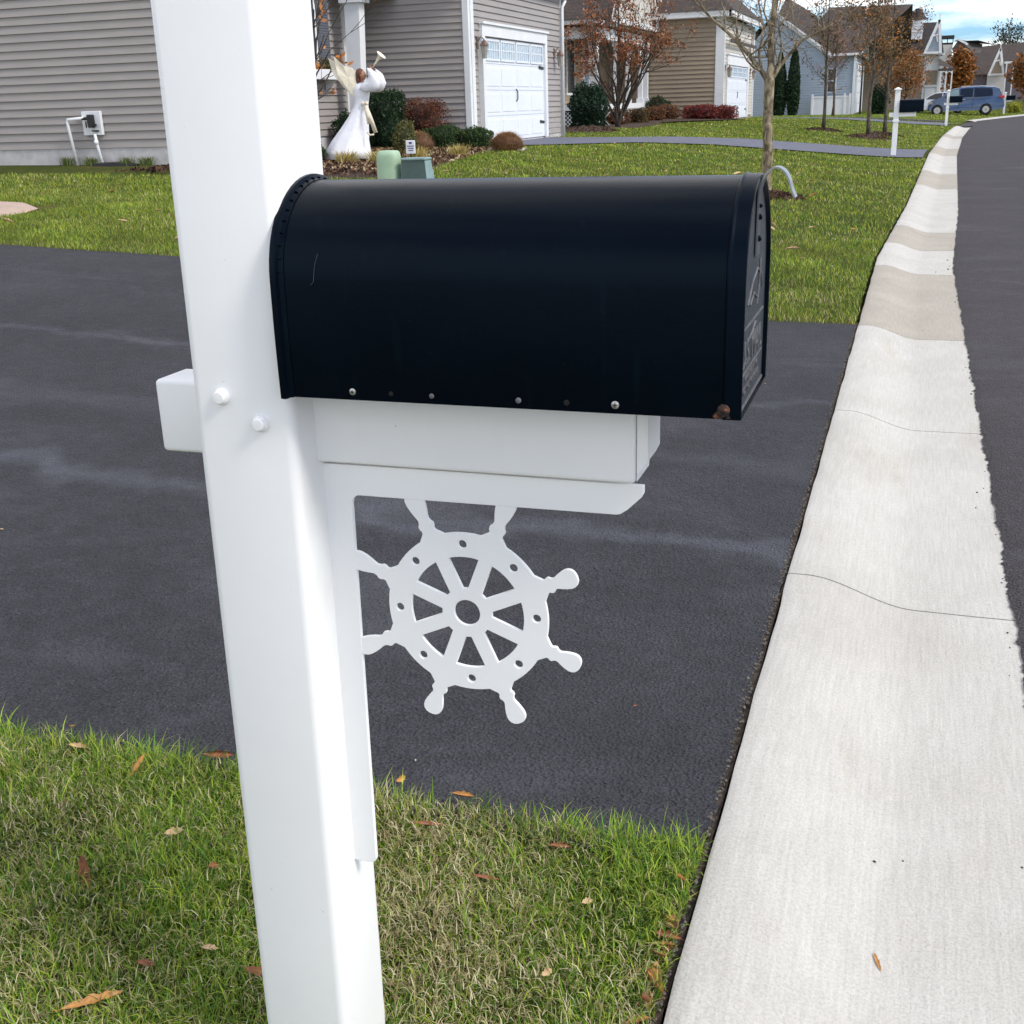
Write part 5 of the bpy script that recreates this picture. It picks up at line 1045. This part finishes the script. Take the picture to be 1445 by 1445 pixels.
# ------------------------------------------------------------------ house four: cream
h4=thing('cream_house','cream house with louvered cupola and ornate white gable','house',(0,106,.3))
mb=MB(); sidewall(mb,(-5.4,104),(1,0),(0,-1),5.35,.2,4.45,.17); mb.box(-5.4,-.06,104.03,112,.1,4.45); mb.build('wall',M['sidetan'],h4,fix=False)
mb=MB(); sidewall(mb,(-.05,104),(1,0),(0,-1),1.1,.2,4.4,.17); mb.box(-.05,1.03,104.03,112,.1,4.4); mb.build('wall',M['sidewhite'],h4,fix=False)
for nm,b6 in (('corner_trim',(-.12,.0,103.9,103.97,.2,4.4)),('corner_trim',(.98,1.08,103.9,103.97,.2,4.4)),('trim_panel',(.05,.98,103.91,103.96,3.25,3.9)),('trim_panel',(.05,.98,103.91,103.97,2.0,2.15)),('eave_trim',(-2.6,1.4,103.7,103.9,4.35,4.52))): MB().box(*b6).build(nm,M['wtrim'],h4)
w=MB().box(.12,.92,103.93,103.98,2.2,3.2).build('window',M['sidetan'],h4); MB().box(.12,.92,103.93,103.98,.5,1.9).build('front_door',M['wtrim'],h4)
mb=MB(); mb.add([(-6,103.6,4.3),(-.2,103.6,4.5),(-5.5,108,8.0),(-.85,108,7.9),(-.2,112,4.5),(-6,112,4.3)],[(0,1,3,2),(2,3,4,5),(1,4,3)]); mb.add([(-.9,103.62,4.48),(1.3,103.6,4.5),(.85,107.5,6.95),(-1.0,107.5,6.95),(1.3,112,4.5),(-.9,112,4.5)],[(0,1,2,3),(1,4,2),(3,2,4,5)]); mb.build('roof',M['roofdark'],h4)
cu_=MB(); cu_.box(-1.30,-.42,104.6,105.6,5.6,7.05)
for k in range(4): cu_.box(-1.36,-.36,104.53,105.67,6.15+.22*k,6.19+.22*k)
cu_.build('cupola',M['wtrim'],h4); MB().loft([ring((-.86,105.1,7.05),.85,.9,4),ring((-.86,105.1,7.25),.6,.6,4),ring((-.86,105.1,7.9),.2,.2,4)]).build('cupola_roof',M['roofdark'],h4)
agable(h4,-.15,1.05,.78,103.3,4.45,6.9,.10); MB().add([(-.1,103.4,4.45),(1.0,103.4,4.45),(.75,103.4,6.6),(-.1,103.9,4.45),(1.0,103.9,4.45),(.75,103.9,6.6)],[(0,1,2),(3,5,4),(0,2,5,3),(1,4,5,2)]).build('gable_wall',M['sideblue'],h4)
mb=MB(); mb.add([(1.0,103.0,3.55),(2.2,103.0,3.3),(2.2,106,3.3),(1.0,106,4.1),(1.0,103.6,4.1)],[(0,1,4),(1,2,3,4)]); mb.box(1.0,2.15,103.0,103.1,3.15,3.32); mb.build('porch_roof',M['roofgrey'],h4)
for x_ in (1.2,1.6,2.02): MB().box(x_-.05,x_+.05,103.0,103.1,.3,3.15).build('porch_column',M['wtrim'],h4)
mb=MB()
for c_ in (1.4,1.81): mb.tube([(c_+.2*math.cos(q),103.02,2.85+.25*math.sin(q)) for q in np.linspace(0,PI,8)],.035,5)
mb.build('porch_arch',M['wtrim'],h4,True)
# ------------------------------------------------------------------ more houses beyond
h5=thing('far_grey_house','distant grey house with broad boxed chimney behind the orange tree','house',(3,135,.4))
mb=MB(); mb.box(1.35,2.55,139,141,.2,6.3); mb.build('chimney',M['sidewhite'],h5); MB().box(1.25,2.65,138.9,141.1,6.9,7.2).build('chimney_cap',M['iron'],h5)
mb=MB()
for x_ in (1.35,1.95,2.5): mb.box(x_,x_+.08,139,139.1,6.3,6.9)
mb.box(1.35,2.55,139.0,141,6.3,6.5); mb.build('chimney_frame',M['iron'],h5)
mb=MB(); mb.add([(2.4,138,5.7),(3.1,138,6.75),(4.6,138,5.4),(3.1,148,6.75),(5.4,140,5.4),(5.6,142,6.3)],[(0,2,1),(1,2,4,5),(1,5,3)]); mb.add([(2.6,139,6.6),(5.0,139,6.6),(7,143,6.2),(3,143,6.9)],[(0,1,2,3)]); mb.build('roof',M['roofgrey'],h5)
mb=MB()
for (a,b_,c_,d_) in ((2.4,5.7,4.3,5.55),(2.9,6.8,4.0,6.2)):
    u=Vector((a,137.9,b_)); v=Vector((c_,137.9,d_)); mb.obox((u+v)/2,v-u,(0,1,0),(v-u).cross(Vector((0,1,0))),(v-u).length/2,.08,.1)
mb.build('rake_trim',M['wtrim'],h5); MB().box(2.7,4.3,139.5,147,.2,5.3).build('wall',M['sidetan'],h5)
h6=thing('dark_roof_house','distant house with long dark brown roof and steep white gables','house',(8,150,.5))
MB().box(4.6,16,150,160,.2,3.4).build('wall',M['sidemauve'],h6); 
mb=MB(); mb.add([(3.9,149.4,3.4),(17,149.4,3.2),(17,155,7.2),(4.6,155,6.4)],[(0,1,2,3)]); mb.add([(4.6,155,6.4),(17,155,7.2),(17,161,3.4),(3.9,161,3.4)],[(0,1,2,3)]); mb.build('roof',M['roofbrown'],h6)
mb=MB(); mb.box(6.7,8.5,148.4,150,.3,3.2); mb.build('bay_wall',M['sidewhite'],h6); MB().box(6.95,8.1,148.33,148.4,.5,1.75).build('garage_door',M['wdoor'],h6)
mb=MB(); mb.add([(6.85,148.3,3.25),(8.2,148.3,3.25),(7.75,148.3,5.7)],[(0,1,2)]); mb.build('gable_wall',M['sidetan'],h6)
agable(h6,6.75,8.3,7.75,148.2,3.2,6.0,.12); agable(h6,4.5,5.3,4.75,148.2,3.4,5.2,.08); agable(h6,9.85,11.6,10.9,148.2,4.0,6.3,.12)
MB().box(8.3,9.4,147.5,149.4,4.4,4.6).build('porch_eave',M['wtrim'],h6)
for x_ in (8.5,9.2): MB().box(x_-.06,x_+.06,147.5,147.62,.4,4.4).build('porch_column',M['wtrim'],h6)
# lawn fence and planting far right
for i,(x_,y_) in enumerate([(-14,100),(16,120),(22,130)]): bush('green shrub far down the street',x_,y_,1.0,1.0,.8,MG,900,.15,(.02,.03,.01),group='far green shrubs')
bush('yellow green shrub right of the van tail',6.15,93,.40,.4,.35,[(.38,.36,.03),(.25,.28,.03)],1200,.07,(.08,.08,.01))

# ------------------------------------------------------------------ vehicles (front towards -x, near side faces -y)
def car(label,name,x0,y0,z0,paint,prof,glass,wheels,wr,W,belt,rear_lamp=True,cat='car',rails=False):
    t=thing(name,label,cat,(x0,y0,z0)); n=len(prof)
    # sections across the width: narrow at the flanks above the belt line
    top=max(p[1] for p in prof)
    rows=[]
    for wy,sh in ((-1,0),(-.97,1),(-.80,2),(0,3),(.80,2),(.97,1),(1,0)):
        rg_=[]
        for (a,b_) in prof:
            tuck=0
            if b_>belt: tuck=(b_-belt)/(top-belt)*.16
            yy=wy*(W/2-tuck)
            bb=b_-(.05 if sh==0 and b_>belt+.3 else 0)-(.02 if sh==1 and b_>belt+.3 else 0); aa=a
            if sh==0: aa=a+(.04 if a<.15 else 0)-(.04 if a>prof_len-.15 else 0)
            if sh==3 and a<.5: aa=a-.05
            rg_.append((x0+aa,y0+W/2+yy,z0+bb))
        rows.append(rg_)
    mb=MB().loft(rows); b=mb.build('body',paint,t,auto=True)
    for gp,gm in glass:
        for s_ in (-1,1):
            vs=[]
            for (a,b_) in gp:
                tuck=(b_-belt)/(top-belt)*.16; yy=W/2-tuck+.012; vs.append((x0+a,y0+W/2+s_*yy,z0+b_))
            k=len(vs); vs2=[(v[0],v[1]-s_*.03,v[2]) for v in vs]; MB().add(vs+vs2,[tuple(range(k)),tuple(range(k,2*k))[::-1]]+[(i,(i+1)%k,k+(i+1)%k,k+i) for i in range(k)]).build('window',gm,t)
    for a in wheels:
        for s_ in (-1,1):
            yc=y0+W/2+s_*(W/2-.09); c=(x0+a,yc,z0+wr)
            mb=MB(); mb.loft([[(c[0]+q*math.cos(2*PI*i/24),c[1]+s_*dy,c[2]+q*math.sin(2*PI*i/24)) for i in range(24)] for dy,q in ((-.1,wr*.95),(-.09,wr),(.09,wr),(.105,wr*.94),(.107,wr*.68))]); wl=mb.build('wheel',M['tyre'],t,auto=True)
            mb=MB(); mb.loft([[(c[0]+q*math.cos(2*PI*i/20),c[1]+s_*dy,c[2]+q*math.sin(2*PI*i/20)) for i in range(20)] for dy,q in ((.10,wr*.66),(.112,wr*.66),(.112,wr*.60))])
            for q in range(7):
                an_=2*PI*q/7; d=Vector((math.cos(an_),0,math.sin(an_))); mb.obox(Vector((c[0],c[1]+s_*.112,c[2]))+d*wr*.33,d,(0,1,0),d.cross(Vector((0,1,0))),wr*.31,.008,.028)
            mb.build('rim',M['rim'],wl)
            MB().loft([[(c[0]+wr*1.17*math.cos(2*PI*i/24),c[1]+s_*dy,c[2]+.01+wr*1.17*math.sin(2*PI*i/24)) for i in range(24)] for dy in (.02,.0945)]).build('wheel_well',M['hole'],t)
    return t
prof=[(.10,.30),(.02,.45),(.03,.62),(.12,.84),(.40,.98),(.80,1.10),(1.05,1.32),(1.32,1.54),(1.65,1.66),(2.3,1.72),(3.3,1.73),(4.1,1.68),(4.32,1.60),(4.50,1.28),(4.62,.98),(4.70,.78),(4.72,.50),(4.66,.34),(4.2,.28),(.5,.26)]
prof_len=4.72
VX,VY=.34,86.0; VZ=Tz(2.5,87)
van=car('blue minivan parked across the street end, seen from its left side','parked_van',VX,VY,VZ,M['carblue'],prof,
 [([(1.02,1.13),(1.28,1.46),(1.62,1.58),(1.88,1.61),(1.90,1.13)],M['carglassl']),([(1.98,1.13),(1.97,1.61),(2.6,1.64),(2.75,1.64),(2.75,1.13)],M['carglass']),([(2.83,1.13),(2.82,1.64),(3.9,1.60),(3.98,1.17),(3.4,1.13)],M['carglass'])],[.62,3.62],.31,1.85,1.08,cat='van')
MB().add([(VX+.86,VY+.25,VZ+1.14),(VX+.86,VY+1.6,VZ+1.14),(VX+1.52,VY+1.50,VZ+1.63),(VX+1.52,VY+.35,VZ+1.63)],[(0,1,2,3)]).build('windscreen',M['carglassl'],van)
for s_ in (0,1):
    yy=VY-.015 if s_==0 else VY+1.85-.02
    MB().rbox(VX+4.36,VX+4.70,yy-.01,yy+.06,VZ+.98,VZ+1.14,.02,2).build('tail_light',M['red'],van)
    MB().rbox(VX+.03,VX+.30,yy-.005,yy+.06,VZ+.70,VZ+.84,.02,2).build('headlight',M['lampglass'],van)
    MB().rbox(VX+1.05,VX+1.22,VY-.16 if s_==0 else VY+1.87,VY-.02 if s_==0 else VY+2.0,VZ+1.12,VZ+1.26,.03,2).build('mirror',M['carblue'],van)
    mb=MB(); mb.tube([(VX+2.0,VY+.3+s_*1.25,VZ+1.76),(VX+3.9,VY+.3+s_*1.25,VZ+1.76)],.025,6); mb.build('roof_rail',M['chrome'],van)
mb=MB(); 
for a in (2.4,3.2): mb.box(VX+a,VX+a+.05,VY+.3,VY+1.55,VZ+1.765,VZ+1.80)
mb.build('roof_bar',M['chrome'],van)
mb=MB(); mb.box(VX+1.2,VX+4.0,VY-.008,VY+.01,VZ+.44,VZ+.47); mb.box(VX+2.0,VX+3.9,VY-.006,VY+.008,VZ+.98,VZ+.992); mb.build('side_moulding',M['carblue'],van)
for a in (1.95,2.80): MB().box(VX+a,VX+a+.012,VY-.003,VY+.01,VZ+.40,VZ+1.10).build('door_seam',M['hole'],van)
for a in (1.7,2.15): MB().rbox(VX+a,VX+a+.16,VY-.03,VY+.0,VZ+.93,VZ+.965,.008,2).build('door_handle',M['chrome'],van)
prof=[(.05,.30),(0,.5),(.08,.68),(.6,.80),(1.1,.88),(1.5,1.12),(1.9,1.32),(2.5,1.38),(3.1,1.32),(3.7,1.0),(4.2,.92),(4.35,.7),(4.3,.35),(3.8,.25),(.5,.25)]; prof_len=4.35
car('pale silver car mostly hidden behind the front of the blue van','parked_car',-1.15,89.6,Tz(1,90),M['carsilver'],prof,[([(1.35,.92),(1.6,1.12),(1.95,1.28),(2.4,1.32),(2.4,.92)],M['carglass']),([(2.48,.92),(2.48,1.32),(3.05,1.27),(3.45,.98)],M['carglass'])],[.75,3.5],.30,1.75,.88)

# ------------------------------------------------------------------ world, sun, camera
EL,AZ=44,104     # sun elevation; azimuth measured from +y towards +x
w=bpy.data.worlds.new("World"); scene.world=w; w.use_nodes=True; nt=w.node_tree; bg=nt.nodes['Background']
sky=nt.nodes.new('ShaderNodeTexSky'); sky.sky_type='NISHITA'; sky.sun_disc=False; sky.sun_elevation=R(EL); sky.sun_rotation=R(AZ); sky.air_density=1.0; sky.dust_density=.6; sky.ozone_density=1.5
tc=nt.nodes.new('ShaderNodeTexCoord'); mp=nt.nodes.new('ShaderNodeMapping'); mp.inputs['Scale'].default_value=(1.1,1.1,5.5); mp.inputs['Location'].default_value=(.3,.55,.12); nt.links.new(tc.outputs['Generated'],mp.inputs[0])
n1=nt.nodes.new('ShaderNodeTexNoise'); n1.inputs['Scale'].default_value=2.4; n1.inputs['Detail'].default_value=8; n1.inputs['Roughness'].default_value=.55; nt.links.new(mp.outputs[0],n1.inputs['Vector'])
rp=nt.nodes.new('ShaderNodeValToRGB'); rp.color_ramp.elements[0].position=.43; rp.color_ramp.elements[1].position=.56; nt.links.new(n1.outputs[0],rp.inputs[0])
n2=nt.nodes.new('ShaderNodeTexNoise'); n2.inputs['Scale'].default_value=6; n2.inputs['Detail'].default_value=6; nt.links.new(mp.outputs[0],n2.inputs['Vector'])
cc=nt.nodes.new('ShaderNodeValToRGB'); cc.color_ramp.elements[0].color=(7.9,7.6,7.1,1); cc.color_ramp.elements[1].color=(12.0,11.5,10.6,1); cc.color_ramp.elements[0].position=.3; cc.color_ramp.elements[1].position=.65; nt.links.new(n2.outputs[0],cc.inputs[0])
tn=nt.nodes.new('ShaderNodeMix'); tn.data_type='RGBA'; tn.blend_type='MULTIPLY'; tn.inputs[0].default_value=1; nt.links.new(sky.outputs[0],tn.inputs[6]); tn.inputs[7].default_value=(.44,.70,1.08,1)
mx=nt.nodes.new('ShaderNodeMix'); mx.data_type='RGBA'; nt.links.new(rp.outputs[0],mx.inputs[0]); nt.links.new(tn.outputs[2],mx.inputs[6]); nt.links.new(cc.outputs[0],mx.inputs[7])
nt.links.new(mx.outputs[2],bg.inputs['Color']); bg.inputs['Strength'].default_value=.10
sd=bpy.data.lights.new('sun','SUN'); sd.energy=1.45; sd.angle=R(14); sd.color=(1,.95,.87); so=bpy.data.objects.new('sun',sd); col.objects.link(so)
dv=Vector((math.sin(R(AZ))*math.cos(R(EL)),math.cos(R(AZ))*math.cos(R(EL)),math.sin(R(EL)))); so.rotation_euler=dv.to_track_quat('Z','Y').to_euler(); so.location=(5,3,20)
cam=bpy.data.cameras.new('camera'); co=bpy.data.objects.new('camera',cam); col.objects.link(co); scene.camera=co
cam.sensor_width=36; cam.lens=36*1641/1445; cam.clip_start=.05; cam.clip_end=2000
yaw,pit,rol=R(19),R(19.2),R(-1.8)
fw=Vector((-math.sin(yaw)*math.cos(pit),math.cos(yaw)*math.cos(pit),-math.sin(pit))); r0=Vector((math.cos(yaw),math.sin(yaw),0)); u0=r0.cross(fw)
rr_=r0*math.cos(rol)+u0*math.sin(rol); uu=u0*math.cos(rol)-r0*math.sin(rol); bk=-fw
co.matrix_world=Matrix(((rr_.x,uu.x,bk.x,0),(rr_.y,uu.y,bk.y,0),(rr_.z,uu.z,bk.z,1.5),(0,0,0,1)))
scene.view_settings.view_transform='Standard'; scene.view_settings.look='None'; scene.view_settings.exposure=.92; scene.view_settings.gamma=1
scene.render.resolution_x=1024; scene.render.resolution_y=1024
